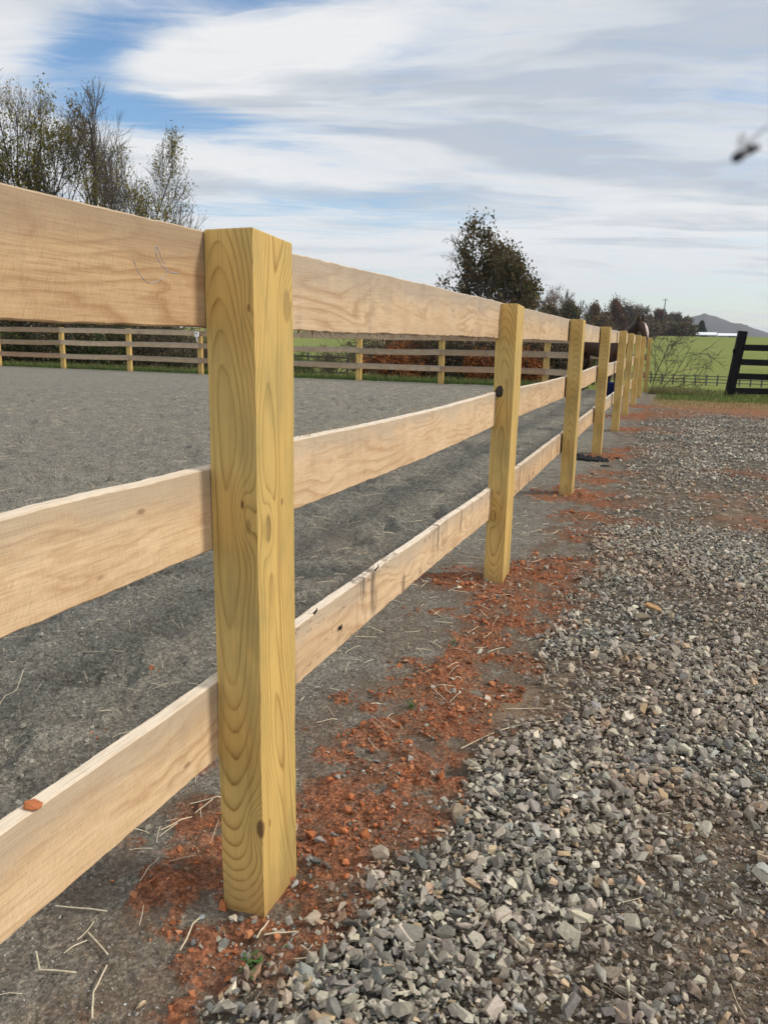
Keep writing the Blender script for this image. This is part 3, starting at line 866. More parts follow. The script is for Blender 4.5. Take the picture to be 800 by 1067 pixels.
# crayon squiggle on the top left board
M_CRAYON = simple('crayon', (.25, .24, .25), (.40, .37, .35), 60., .6)
def bspl(P, n=10):
    o = []
    P = [P[0]] + list(P) + [P[-1]]
    for i in range(1, len(P) - 2):
        p0, p1, p2, p3 = [np.array(q, float) for q in P[i - 1:i + 3]]
        for u in np.linspace(0, 1, n, endpoint=False):
            o.append(.5 * ((2 * p1) + (-p0 + p2) * u + (2 * p0 - 5 * p1 + 4 * p2 - p3) * u * u + (-p0 + 3 * p1 - 3 * p2 + p3) * u ** 3))
    o.append(np.array(P[-2], float)); return o
def on_rail(px, py):
    d = ray(px, py); base = P0 - NV * (BT)
    t = (base @ NV) / (d[:2] @ NV); q = d[:2] * t - P0
    return q @ A, H + d[2] * t
sq = bspl([on_rail(*p) for p in ((139, 273), (146, 288), (156, 296), (168, 292), (173, 283), (168, 270), (163, 258), (162, 264), (167, 276), (175, 284), (186, 286))], 12)
mb = MB()
r_ = rails['lt']
ya = lambda sx: 0
mesh_lt = r_.data
vx = np.array([v.co[:] for v in mesh_lt.vertices if v.co.y < .02 and v.co.z < .14 and v.co.z > .03])
pts = []
for q in sq:
    lx = q[0] - r_.location.x; lz = q[1] - r_.location.z
    k = np.argmin((vx[:, 0] - lx) ** 2); near_ = vx[np.argsort((vx[:, 0] - lx) ** 2 + (vx[:, 2] - lz) ** 2)[:4]]
    pts.append((lx, near_[:, 1].mean() + .0000, lz))
mb.tube(pts, [.0008 + .0003 * math.sin(i * .9) for i in range(len(pts))], 5)
mb.build('crayon_mark', M_CRAYON, r_)

# torn fibres hanging under the top rail, bark nubs on the bottom rail
M_FIB = simple('torn_fibre', (.50, .38, .24), (.22, .15, .09), 90., .9)
rgf = np.random.RandomState(31)
mb = MB()
for i in range(150):
    lx = rgf.uniform(.15, 2.3); 
    if i > 60: lx = rgf.choice([.35, .8, 1.1, 1.35, 1.9]) + rgf.normal(0, .12)
    L = rgf.uniform(.004, .02) * (1 if rgf.rand() < .85 else 1.7); dx = rgf.normal(0, .012)
    y0 = rgf.uniform(.0, .02); zb = -.001
    mb.tube([(lx, y0, zb + .002), (lx + dx * .5, y0 - .001, zb - L * .5), (lx + dx, y0 - .003 + rgf.normal(0, .002), zb - L)], [.0013, .0009, .0003], 3)
mb.build('splinters', M_FIB, rails['rt'])['kind'] = 'stuff'
mb = MB()
for i in range(260):
    for nm in ('x',):
        lx = rgf.uniform(.0, 2.4); L = rgf.uniform(.002, .007); dx = rgf.normal(0, .005); yy = rgf.uniform(.002, .024)
        mb.tube([(lx, yy, .153), (lx + dx, yy + rgf.normal(0, .002), .157 + L)], [.0006, .0002], 3)
mb.build('fuzz', M_FIB, rails['rm'])['kind'] = 'stuff'
for pt, rd in (([(.37, .004, .147), (.372, -.004, .158), (.366, -.006, .166)], [.0035, .0025, .0008]), ([(.79, .004, .147), (.795, -.006, .160), (.787, -.008, .172)], [.003, .002, .0006]), ([(.52, -.001, .055), (.523, -.004, .062), (.53, -.0045, .068)], [.005, .0045, .001])):
    mb = MB(); mb.tube(pt, rd, 5); mb.build('bark_nub', M_KNOT, rails['rb'])


# far side of the arena: same fence round the corner
cor = st(19.36 + .0725, -.0)
ROT2 = math.atan2(-NV[1], -NV[0])   # local x runs away from the corner, to the left
far = empty('board_fence', (*cor, 0), ROT2, label='far side of the board fence closing the arena before the woods', cat='fence')
def far_u(px):
    d = ray(px, 380); c0 = np.array(cor)
    # intersect ray (origin 0) with line cor + u*(-NV)
    Mx = np.array([[d[0], NV[0]], [d[1], NV[1]]]); tt, u = np.linalg.solve(Mx, c0); return u
us = [far_u(p) for p in (568, 459, 373, 290, 208, 134, 65, -2)]
us = [.0] + us + [us[-1] + 2.6, us[-1] + 5.2, us[-1] + 7.8, us[-1] + 10.4, us[-1] + 13]
for k, u in enumerate(us[1:]):
    p = link('post', post_me[k % 4], M_PINE, far); p.location = (u, -.075, 0)
    p.rotation_euler = (R_(rnd_.uniform(-.8, .8)), R_(rnd_.uniform(-.8, .8)), R_(rnd_.uniform(-2, 2)) + math.pi)
for k in range(len(us) - 1):
    for z in (1.165, .77, .34):
        fence_board(far, us[k] + .003, us[k + 1] - .003, z + rnd_.uniform(-.015, .015), z + rnd_.uniform(-.015, .015), 0, [(rnd_.uniform(.66, .9),) * 3, (rnd_.uniform(.6, .7), .58, .54)][k % 3 == 1], .5, .155, seed, rnd_.uniform(-.01, .02), nseg=40); seed += 1
print('far posts', us)
for u in us[:9]:
    pass

# ------------------------------------------------------------------ small things near the fence
def nm_rock(name, size): return name in ('rock', 'stone') and size > .035
def stone_obj(name, x, y, size, col, label, cat, group=None, seed=0, zoff=None, mat=None, flat=(.4, .6), npts=14, scale=(1, 1, 1), z=None, rz=0.):
    V, Fc = stone_protos(1, seed, npts, flat)[0]
    V = V * size / 2 * np.array(scale)
    me = np_mesh(name, V, Fc, False, np.tile(np.array(col), (len(V), 1)))
    o = link(name, me, mat or M_STONE)
    zz = h1(x, y) if z is None else z
    o.location = (x, y, zz - V[:, 2].min() * .8 + (.014 if nm_rock(name, size) else 0)); o.rotation_euler = (0, 0, rz)
    return tag(o, label, cat, group)
s_, z_ = on_rail(40, 850)
x, y = st(s_, -.105)
stone_obj('clay_lump', x, y, .030, (.40, .14, .06), 'orange clay lump sitting on top of the bottom rail left of near post', 'clay lump', seed=61, mat=M_CLOD, npts=20, flat=(.55, .7), z=.372 + (.344 - .372) * (s_ + 2.42) / 2.49 + .1585)
for (px, py, sz_, col, lab, nm, cat, sd, sc, rz) in (
        (667, 651, .105, (.20, .165, .12), 'flat brown rock lying on gravel between two wood chips', 'rock', 'rock', 71, (1, .6, .55), .2),
        (655, 645, .05, (.55, .47, .36), 'small pale cream stone at left of the flat brown rock', 'stone', 'stone', 72, (1, .8, .8), 1.),
        (210, 957, .026, (.25, .265, .28), 'blue grey pointed stone on clay left of the near post foot', 'stone', 'stone', 73, (1, .7, .6), .9),
        (265, 957, .026, (.38, .24, .16), 'tan pink stone touching the near post foot', 'stone', 'stone', 74, (1, .8, .7), .3),
        (308, 922, .03, (.33, .32, .31), 'grey stone wedged against the right side of the near post foot', 'stone', 'stone', 75, (1, .8, .8), 1.2)):
    x, y = gpt(px, py); stone_obj(nm, x, y, sz_, col, lab, cat, seed=sd, scale=sc, rz=rz)
# wood chip
M_CHIP = simple('split_wood', (.55, .38, .20), (.34, .17, .07), 60., .8, .2, (1, 8, 8))
bm = bmesh.new(); bmesh.ops.create_cube(bm, size=1)
bmesh.ops.subdivide_edges(bm, edges=bm.edges, cuts=2)
for v in bm.verts:
    n_ = vnoise(np.array([v.co.x * 3 + v.co.y * 5]), np.array([v.co.z * 4]), 4)[0]
    tp = 1 - .55 * max(0, v.co.x) * 1.4
    v.co = Vector((v.co.x * .075, v.co.y * .022 * tp * (.7 + .6 * n_), v.co.z * .014 * tp))
me = bpy.data.meshes.new('wood_chip'); bm.to_mesh(me); bm.free()
x, y = gpt(680, 642); o = link('wood_chip', me, M_CHIP); o.location = (x, y, h1(x, y) + .022); o.rotation_euler = (.4, .12, R_(-52))
tag(o, 'orange split wood chip lying on gravel beyond the flat brown rock', 'wood chip')

# weed at the foot of the near post
M_WEED = attr_mat('weed_leaf', .5, .35, 60., .3, .1, .2)
rgw = np.random.RandomState(44)
V, Fq, C = [], [], []
wx, wy = gpt(264, 1022)
stem = MB()
for i in range(34):
    a = rgw.uniform(0, 6.28); rr = abs(rgw.normal(0, .016)); x, y = rr * math.cos(a), rr * math.sin(a) * .8; z = rgw.uniform(.006, .024)
    b0 = len(V); L = rgw.uniform(.007, .013); w_ = L * .38; ya_ = rgw.uniform(0, 6.28); el = rgw.uniform(-.2, .5)
    d = np.array([math.cos(ya_) * math.cos(el), math.sin(ya_) * math.cos(el), math.sin(el)]); sd_ = np.array([-math.sin(ya_), math.cos(ya_), 0])
    c0 = np.array([x, y, z])
    for u, ww, zz in ((0, .1, 0), (.3, .9, .0012), (.65, 1, .001), (1, .12, -.001)):
        for sg in (-1, 1): V.append(c0 + d * L * u + sd_ * sg * w_ * ww * .5 + np.array([0, 0, zz]))
    for q in range(3): Fq.append((b0 + q * 2, b0 + q * 2 + 1, b0 + q * 2 + 3, b0 + q * 2 + 2))
    cc_ = np.array([.055, .13, .03]) * rgw.uniform(.7, 1.5); C += [cc_] * 8
    stem.tube([(x * .2, y * .2, -.004), (x * .6, y * .6, z * .7), (x, y, z)], [.0009, .0008, .0006], 3)
weed = empty('weed', (wx, wy, h1(wx, wy) + .004), label='small green leafy weed between clay and gravel below the near post', cat='weed')
link('leaves', np_mesh('leaves', V, Fq, True, np.array(C)), M_WEED, weed)
stem.build('stems', M_WEED, weed)
def tuft(name, px, py, label, n=26, hgt=.05, col=(.10, .17, .04), sp=.02, cat='grass tuft', group=None):
    rgt = np.random.RandomState(int(px * 7 + py)); V, Fq, C = [], [], []
    for i in range(n):
        a = rgt.uniform(0, 6.28); x, y = rgt.normal(0, sp, 2); L = hgt * rgt.uniform(.5, 1.1); le = rgt.uniform(.2, .8)
        w_ = .0016 + hgt * .012; b0 = len(V)
        for u, ww in ((0, 1), (.5, .8), (1, .1)):
            cx_, cy_ = x + math.cos(a) * L * le * u * u, y + math.sin(a) * L * le * u * u
            for sg in (-1, 1): V.append((cx_ - math.sin(a) * sg * w_ * ww, cy_ + math.cos(a) * sg * w_ * ww, L * u * (1 - .3 * u * le) - .004))
        for q in range(2): Fq.append((b0 + q * 2, b0 + q * 2 + 1, b0 + q * 2 + 3, b0 + q * 2 + 2))
        C += [np.array(col) * rgt.uniform(.6, 1.6)] * 6
    x, y = gpt(px, py); o = link(name, np_mesh(name, V, Fq, True, np.array(C)), M_WEED)
    o.location = (x, y, h1(x, y)); return tag(o, label, cat, group)
tuft('grass_tuft', 429, 739, 'tiny green grass tuft among stones beyond the near post foot', 16, .035, sp=.006)
tuft('grass_tuft', 472, 672, 'pale grey green sprig at the clay edge between the first two posts', 14, .05, (.2, .24, .14), .004)

# black fabric scrap lying at the fourth post
M_CLOTH = simple('black_fabric', (.012, .012, .014), (.03, .03, .034), 30., .85, .2, (1, 1, 1), .4)
bm = bmesh.new()
p0_, p1_ = gpt(596, 478), gpt(632, 481)
n1, n2 = 40, 8; grid = []
for i in range(n1 + 1):
    row = []
    for j in range(n2 + 1):
        u, v = i / n1, j / n2 - .5
        x = p0_[0] + (p1_[0] - p0_[0]) * u; y = p0_[1] + (p1_[1] - p0_[1]) * u
        wd = .22 * (1 - .4 * u) * (1 + .5 * (fbm(np.array([u * 5]), np.array([.3]), 5)[0] - .5))
        yy = y + v * wd + .05 * (fbm(np.array([u * 4]), np.array([9.1]), 7)[0] - .5)
        f = fbm(np.array([u * 13]), np.array([v * 4 + 3]), 9)[0]
        z = h1(x, yy) + .008 + (.09 * f * max(0, 1 - 3.4 * v * v)) * (1 - .5 * u)
        row.append(bm.verts.new((x, yy, z)))
    grid.append(row)
for i in range(n1):
    for j in range(n2): bm.faces.new((grid[i][j], grid[i + 1][j], grid[i + 1][j + 1], grid[i][j + 1]))
me = bpy.data.meshes.new('fabric_scrap'); bm.to_mesh(me); bm.free()
me.polygons.foreach_set('use_smooth', [True] * len(me.polygons))
o = link('fabric_scrap', me, M_CLOTH); md = o.modifiers.new('thickness', 'SOLIDIFY'); md.thickness = .006
tag(o, 'crumpled black fabric strip lying on the ground behind the fourth post', 'fabric scrap')
for i, (px, py, lab) in enumerate(((643, 479, 'small black scrap on orange clay right of the fourth post'), (630, 486, 'thin black scrap on gravel just in front of the fourth post'))):
    x, y = gpt(px, py)
    stone_obj('fabric_scrap', x, y, .12, (.012, .012, .013), lab, 'fabric scrap', seed=90 + i, mat=M_CLOTH, scale=(1.2, .5, .35), rz=.1 * i)

# flying insect close to the lens
M_BUG = simple('insect_body', (.010, .010, .016), (.03, .028, .04), 300., .4)
bug = empty('flying_insect', dpt(779, 159, .21), R_(20), label='blurred dark flying insect in the sky at upper right', cat='insect')
M_WING, nbw, bw = new_mat('insect_wing', .4, .3)
bw.inputs['Base Color'].default_value = (.35, .36, .35, 1); bw.inputs['Alpha'].default_value = .35
def blob(name, rx, ry, rz, loc, mat, parent, rot=(0, 0, 0)):
    bm = bmesh.new(); bmesh.ops.create_uvsphere(bm, u_segments=16, v_segments=10, radius=1)
    for v in bm.verts: v.co = Vector((v.co.x * rx, v.co.y * ry, v.co.z * rz * (1 - .25 * v.co.x)))
    me = bpy.data.meshes.new(name); bm.to_mesh(me); bm.free(); me.polygons.foreach_set('use_smooth', [True] * len(me.polygons))
    o = link(name, me, mat, parent); o.location = loc; o.rotation_euler = rot; return o
blob('abdomen', .0026, .0012, .0012, (-.0022, 0, -.0008), M_BUG, bug, (0, -.5, 0))
blob('thorax', .0014, .0012, .0012, (.0006, 0, .0007), M_BUG, bug)
blob('head', .0008, .0008, .0008, (.0024, 0, .0013), M_BUG, bug)
for sg in (-1, 1):
    blob('wing', .0036, .0013, .00012, (-.0004, sg * .0022, .0030), M_WING, bug, (sg * -.7, -.7, sg * .9))

# white stake and blue bucket beyond the fence
mb = MB(); x, y, _ = dpt(637.4, 366, 19.3)
mb.box((0, 0, .63), (.045, .03, 1.26)); mb.box((0, 0, 1.27), (.055, .04, .03))
o = mb.build('white_stake', M_WHITE, bevel=.004); o.location = (x, y, 0); tag(o, 'thin white stake seen between fence posts behind the horse', 'stake')
M_BLUE = simple('blue_plastic', (.012, .02, .10), (.02, .03, .16), 8., .4)
bx, by = gpt(636, 412)
bk = empty('bucket', (bx, by, 0), label='dark blue bucket on arena ground behind the fence near the horse', cat='bucket')
mb = MB(); n = 24; V, Fq = [], []
prof = [(.0, .004), (.125, .004), (.13, .0), (.16, .285), (.168, .285), (.168, .30), (.152, .30), (.122, .012), (0, .012)]
for r, z in prof:
    for k in range(n): V.append((r * math.cos(6.2832 * k / n), r * math.sin(6.2832 * k / n), z))
for i in range(len(prof) - 1):
    for k in range(n): Fq.append((i * n + k, i * n + (k + 1) % n, (i + 1) * n + (k + 1) % n, (i + 1) * n + k))
link('pail', np_mesh('pail', V, Fq, True), M_BLUE, bk)
mb = MB(); mb.tube([(.165 * math.cos(a), .02, .29 + .12 * math.sin(a)) for a in np.linspace(0, math.pi, 14)], [.004] * 14, 6)
mb.build('handle', M_BLACK, bk)
# white insulator plate on the far fence post
pu = us[5]; 
x, y = cor[0] - NV[0] * pu - A[0] * .09, cor[1] - NV[1] * pu - A[1] * .09
mk = empty('marker_plate', (x, y, 1.14), ROT2, label='small white plate fixed on a far fence post left of the near post', cat='plate')
mb = MB(); mb.box((0, 0, .06), (.14, .03, .15)); mb.build('plate', M_WHITE, mk, bevel=.006)
mb = MB(); mb.box((0, .018, .09), (.06, .012, .025)); mb.build('slot', M_BLACK, mk)
mb = MB(); mb.tube([(.0, 0, -.01), (.0, 0, -.16)], [.022, .022], 8); mb.build('tube', M_WHITE, mk)

# ------------------------------------------------------------------ black fence at right
bx, by = gpt(759, 412.5)
lean = R_(5.5)
bf = empty('black_fence', (bx, by, h1(bx, by)), R_(-4), label='black four board fence with leaning end post at right edge before the green field', cat='fence')
mb = MB(); mb.box((.0, 0, .75), (.19, .15, 1.56)); p = mb.build('post', M_BLACK, bf, bevel=.008); p.rotation_euler = (0, lean, 0)
for i, z in enumerate((.12, .465, .80, 1.135)):
    x0 = .06 + z * math.tan(lean)
    mb = MB(); n_ = 10
    for j in range(n_): pass
    mb.box((x0 + 2.0, -.088, 0), (4.0, .028, .145)); r = mb.build('rail', M_BLACK, bf, bevel=.004); r.location = (0, 0, z + .01); r.rotation_euler = (0, R_([-.25, .5, .7, .2][i]), 0)
mb = MB(); mb.box((.015, -.02, 1.06), (.10, .05, .10)); mb.box((.01, -.02, .98), (.05, .04, .1)); mb.build('latch', M_BLACK, bf, bevel=.004)
for xx in (2.5,):
    mb = MB(); mb.box((xx, 0, .70), (.15, .13, 1.5)); mb.build('post', M_BLACK, bf, bevel=.008)

# dark fence in the field
M_DARKW = simple('weathered_dark_wood', (.05, .055, .05), (.08, .085, .078), 3., .9)
def tz(x, y): return float(terrain(np.array([x]), np.array([y]))[0])
def field_fence(px0, px1, py, dist, step_px, label, hgt=1.3, nr=3):
    x0, y0, _ = dpt(px0, py, dist); fe = empty('field_fence', (x0, y0, tz(x0, y0)), label=label, cat='fence')
    ps = []
    px = px0
    while px <= px1:
        x, y, _ = dpt(px, py, dist); ps.append((x - x0, y - y0, tz(x, y) - tz(x0, y0))); px += step_px
    w = .16 if dist > 80 else .10
    for p in ps:
        mb = MB(); mb.box((0, 0, hgt / 2), (w, w, hgt + .2)); o = mb.build('post', M_DARKW, fe); o.location = p
    for j in range(nr):
        z = hgt * (.3 + .62 * j / max(1, nr - 1))
        mb = MB()
        for a_, b_ in zip(ps[:-1], ps[1:]):
            mb.tube([(a_[0], a_[1] - .05, a_[2] + z), (b_[0], b_[1] - .05, b_[2] + z)], [.06, .06], 4)
        mb.build('rail', M_DARKW, fe)
field_fence(620, 900, 391, 122, 11.6, 'long dark rail fence crossing the green field in the distance', 1.45)
field_fence(280, 372, 380, 46, 20.5, 'dark post fence on grass behind the far arena fence', 1.45, 2)

# ------------------------------------------------------------------ horse
def skin_mesh(name, verts, edges, radii, mat, parent, root=0, sub=2):
    me = bpy.data.meshes.new(name); me.from_pydata(verts, edges, []); me.update()
    o = link(name, me, mat, parent)
    sk = o.modifiers.new('skin', 'SKIN'); sk.use_smooth_shade = True
    for i, r in enumerate(radii):
        d = me.skin_vertices[0].data[i]
        d.radius = (r, r) if isinstance(r, (int, float)) else r
        d.use_root = (i == root)
    sb = o.modifiers.new('sub', 'SUBSURF'); sb.levels = sub; sb.render_levels = sub
    dg = bpy.context.evaluated_depsgraph_get(); dg.update()
    m2 = bpy.data.meshes.new_from_object(o.evaluated_get(dg)); o.modifiers.clear(); o.data = m2
    if not m2.materials: m2.materials.append(mat)
    m2.polygons.foreach_set('use_smooth', [True] * len(m2.polygons))
    return o

def horse_coat():
    m, nb, b = new_mat('bay_coat', .5, .3)
    o = nb.obj(); X, Y, Z = nb.sep(o)
    f = nb.noise(o, 6., 4, .6)
    c = nb.mix(nb.sm(f, .3, .7), (.060, .026, .012), (.095, .042, .02))
    c = nb.mix(nb.sm(Z, .75, .35), c, (.010, .008, .007))        # black lower legs
    return m
hz = horse_coat()
nbh = NB(hz.node_tree)
o_ = nbh.obj(); Xh, Yh, Zh = nbh.sep(o_); f_ = nbh.noise(o_, 6., 4, .6)
c_ = nbh.mix(nbh.sm(f_, .3, .7), (.030, .014, .008), (.055, .025, .013))
c_ = nbh.mix(nbh.sm(nbh.m('ADD', Zh, nbh.m('MULTIPLY', f_, .2)), .95, .6), c_, (.010, .008, .007))
nbh._in(hz.node_tree.nodes['Principled BSDF'].inputs['Base Color'], c_)
hx, hy = 4.86, 19.3
horse = empty('horse', (hx, hy, 0), R_(-62), label='dark brown bay horse with white blaze standing behind the fence, head over the corner', cat='horse')
horse.scale = (.92, .92, .92)
hv = [(.0, 0, 1.27), (.35, 0, 1.22), (.75, 0, 1.16), (1.08, 0, 1.20), (1.30, 0, 1.30), (1.52, .0, 1.50), (1.74, .0, 1.70), (1.88, .0, 1.77), (1.98, .02, 1.62), (2.04, .03, 1.47), (2.07, .03, 1.37), (-.22, 0, 1.22)]
he = [(0, 1), (1, 2), (2, 3), (3, 4), (4, 5), (5, 6), (6, 7), (7, 8), (8, 9), (9, 10), (0, 11)]
hr = [(.26, .29), (.28, .31), (.28, .31), (.24, .29), (.17, .23), (.11, .19), (.10, .15), (.10, .12), (.10, .12), (.07, .08), (.055, .06), (.17, .2)]
def leg(pts, rads, at):
    n = len(hv); hv.extend(pts); hr.extend(rads); he.append((at, n)); he.extend((n + i, n + i + 1) for i in range(len(pts) - 1))
for sg, dx in ((1, .0), (-1, .10)):
    leg([(-.12 + dx, sg * .15, 1.0), (-.02 + dx, sg * .15, .78), (-.22 + dx, sg * .14, .52), (-.19 + dx, sg * .14, .2), (-.15 + dx, sg * .14, .09), (-.12 + dx, sg * .14, .03)], [.17, .11, .062, .042, .05, .06], 0)
    leg([(1.06 + dx * .4, sg * .15, .92), (1.04 + dx * .4, sg * .14, .72), (1.05 + dx * .4, sg * .14, .48), (1.05 + dx * .4, sg * .14, .2), (1.08 + dx * .4, sg * .14, .09), (1.11 + dx * .4, sg * .14, .03)], [.14, .085, .055, .04, .048, .058], 3)
hbody = skin_mesh('body', hv, he, hr, hz, horse, root=1)
M_HAIR = simple('black_horse_hair', (.010, .008, .007), (.025, .018, .014), 20., .55)
mb = MB(); rgh = np.random.RandomState(5)
for i in range(240):
    u = rgh.uniform(0, 1); p = np.array([1.20, 0, 1.50]) * (1 - u) + np.array([1.86, 0, 1.89]) * u + np.array([0, 0, -.06 * math.sin(math.pi * u) * 1.0])
    L = rgh.uniform(.14, .26); sd = -1 if rgh.rand() < .75 else 1
    mb.tube([p, p + np.array([rgh.normal(0, .02), sd * .06, -.02]), p + np.array([rgh.normal(-.03, .03), sd * (.12), -L])], [.012, .011, .003], 4)
mb.build('mane', M_HAIR, horse)
mb = MB()
for i in range(120):
    a, b_ = rgh.normal(0, .03), rgh.normal(0, .03); L = rgh.uniform(.6, .95)
    mb.tube([(-.34 + a * .3, b_ * .4, 1.30), (-.44 + a, b_, 1.15), (-.43 + a * 1.6, b_ * 1.6, 1.25 - L * .7), (-.38 + a * 1.6, b_ * 1.8, 1.25 - L)], [.02, .022, .018, .005], 4)
mb.build('tail', M_HAIR, horse)
for sg in (-1, 1):
    mb = MB(); mb.tube([(1.84, sg * .06, 1.83), (1.85, sg * .075, 1.91), (1.87, sg * .07, 1.97), (1.885, sg * .06, 2.01)], [.03, .038, .025, .004], 8)
    mb.build('ear', hz, horse, True)
    blob('eye', .018, .012, .018, (1.96, sg * .10 + .02, 1.66), M_BUG, horse)
M_BLAZE = simple('white_hair', (.60, .50, .45), (.48, .38, .33), 30., .6)
blz = []
V, Fq = [], []
for i, u in enumerate(np.linspace(0, 1, 9)):
    c0 = np.array([1.985, .01, 1.78]) * (1 - u) + np.array([2.13, .03, 1.38]) * u
    w_ = .011 + .006 * math.sin(u * 5)
    nrm = np.array([.92, 0, .38])
    for k in (-2, -1, 0, 1, 2): V.append(c0 + np.array([0, k * w_ / 2, 0]) + nrm * (.012 - .008 * k * k))
    if i:
        for k in range(4): b0 = (i - 1) * 5 + k; Fq.append((b0, b0 + 1, b0 + 6, b0 + 5))
bo = link('blaze', np_mesh('blaze', V, Fq, True), M_BLAZE, horse)
sw = bo.modifiers.new('wrap', 'SHRINKWRAP'); sw.target = hbody; sw.offset = .005; sw.wrap_mode = 'ABOVE_SURFACE'
so = bo.modifiers.new('thick', 'SOLIDIFY'); so.thickness = .004

# ------------------------------------------------------------------ trees and brush
def grow(out_b, tips, rg, p, d, L, r, lvl, P):
    n = P['seg'][min(lvl, len(P['seg']) - 1)]
    pts, rad = [p.copy()], [r]
    dd = d.copy()
    for i in range(n):
        dd = dd + rg.normal(0, P['wob'], 3) + np.array([0, 0, P['up'] * (1 if lvl else .3)])
        dd /= np.linalg.norm(dd)
        p = p + dd * L / n; pts.append(p.copy()); rad.append(r * (1 - (1 - P['taper']) * (i + 1) / n))
    out_b.append((pts, rad, lvl))
    if lvl >= P['lvl']:
        tips.append((pts[-1], dd)); tips.append((pts[len(pts) // 2], dd)); return
    nc = P['kids'][min(lvl, len(P['kids']) - 1)]
    for k in range(nc):
        u = P['first'][min(lvl, len(P['first']) - 1)]; u = u + (1 - u) * (k + rg.uniform(.2, .9)) / nc
        f = u * n; i = min(int(f), n - 1); q = pts[i] + (pts[i + 1] - pts[i]) * (f - i)
        base_d = pts[i + 1] - pts[i]; base_d = base_d / np.linalg.norm(base_d)
        az = rg.uniform(0, 6.283); e1 = np.cross(base_d, [.3, .5, .81]); e1 /= np.linalg.norm(e1); e2 = np.cross(base_d, e1)
        an = R_(rg.uniform(*P['ang'])); nd = base_d * math.cos(an) + (e1 * math.cos(az) + e2 * math.sin(az)) * math.sin(an)
        rr = (rad[i] + (rad[i + 1] - rad[i]) * (f - i)) * rg.uniform(.5, .72)
        grow(out_b, tips, rg, q, nd, L * rg.uniform(*P['len']) * (1.15 - .5 * u), max(rr, P['rmin']), lvl + 1, P)
    tips.append((pts[-1], dd))

LEAFSETS = {
    'olive': [(.15, .14, .028), (.19, .16, .03), (.09, .10, .022), (.22, .16, .035)],
    'dark': [(.055, .056, .018), (.075, .06, .02), (.10, .06, .022), (.045, .05, .018), (.13, .08, .026)],
    'rust': [(.11, .052, .025), (.08, .045, .026), (.14, .06, .03), (.06, .045, .03)],
    'orange': [(.28, .085, .02), (.20, .065, .018), (.34, .13, .03), (.12, .05, .02)],
    'brown': [(.11, .08, .05), (.08, .06, .04), (.15, .105, .06), (.06, .05, .035)],
    'pink': [(.26, .16, .13), (.20, .13, .11), (.3, .2, .15)],
    'green': [(.06, .09, .02), (.045, .07, .018), (.09, .11, .03)],
    'ever': [(.016, .03, .014), (.022, .038, .016), (.03, .045, .02)]}
def leaves_mesh(tips, rg, per, size, spread, pal, keep=None):
    T = np.array([t[0] for t in tips])
    if keep is not None: T = T[keep(T)]
    if not len(T): return None
    C = np.repeat(T, per, 0) + rg.normal(0, spread, (len(T) * per, 3))
    n = len(C); sz_ = size * rg.uniform(.6, 1.4, n)
    a = rg.normal(size=(n, 3)); a /= np.linalg.norm(a, axis=1)[:, None]
    b = np.cross(a, rg.normal(size=(n, 3))); b /= np.linalg.norm(b, axis=1)[:, None]
    w = (a * sz_[:, None]) / 2; hgh = (b * sz_[:, None]) * .33
    V = np.stack([C - w, C + hgh, C + w, C - hgh], 1).reshape(-1, 3)
    Fq = np.arange(n * 4).reshape(n, 4)
    pl = np.array(LEAFSETS[pal]); tone = .7 + .6 * rg.uniform(0, 1, len(T)); col = pl[rg.randint(0, len(pl), n)] * np.repeat(tone, per)[:, None]
    return np_mesh('leaves', V, Fq, False, np.repeat(col, 4, 0))

PRE = dict(
    vase=dict(lvl=4, seg=(4, 5, 4, 3, 2), wob=.09, up=.06, taper=.55, kids=(6, 6, 6, 5), first=(.35, .2, .2, .2), ang=(18, 42), len=(.5, .75), rmin=.009),
    round=dict(lvl=4, seg=(5, 4, 4, 3, 2), wob=.10, up=.02, taper=.5, kids=(9, 6, 5, 5), first=(.25, .25, .2, .2), ang=(30, 65), len=(.42, .62), rmin=.009),
    shrub=dict(lvl=3, seg=(4, 4, 3, 3), wob=.16, up=.0, taper=.45, kids=(6, 5, 5), first=(.2, .2, .2), ang=(25, 65), len=(.45, .75), rmin=.004))

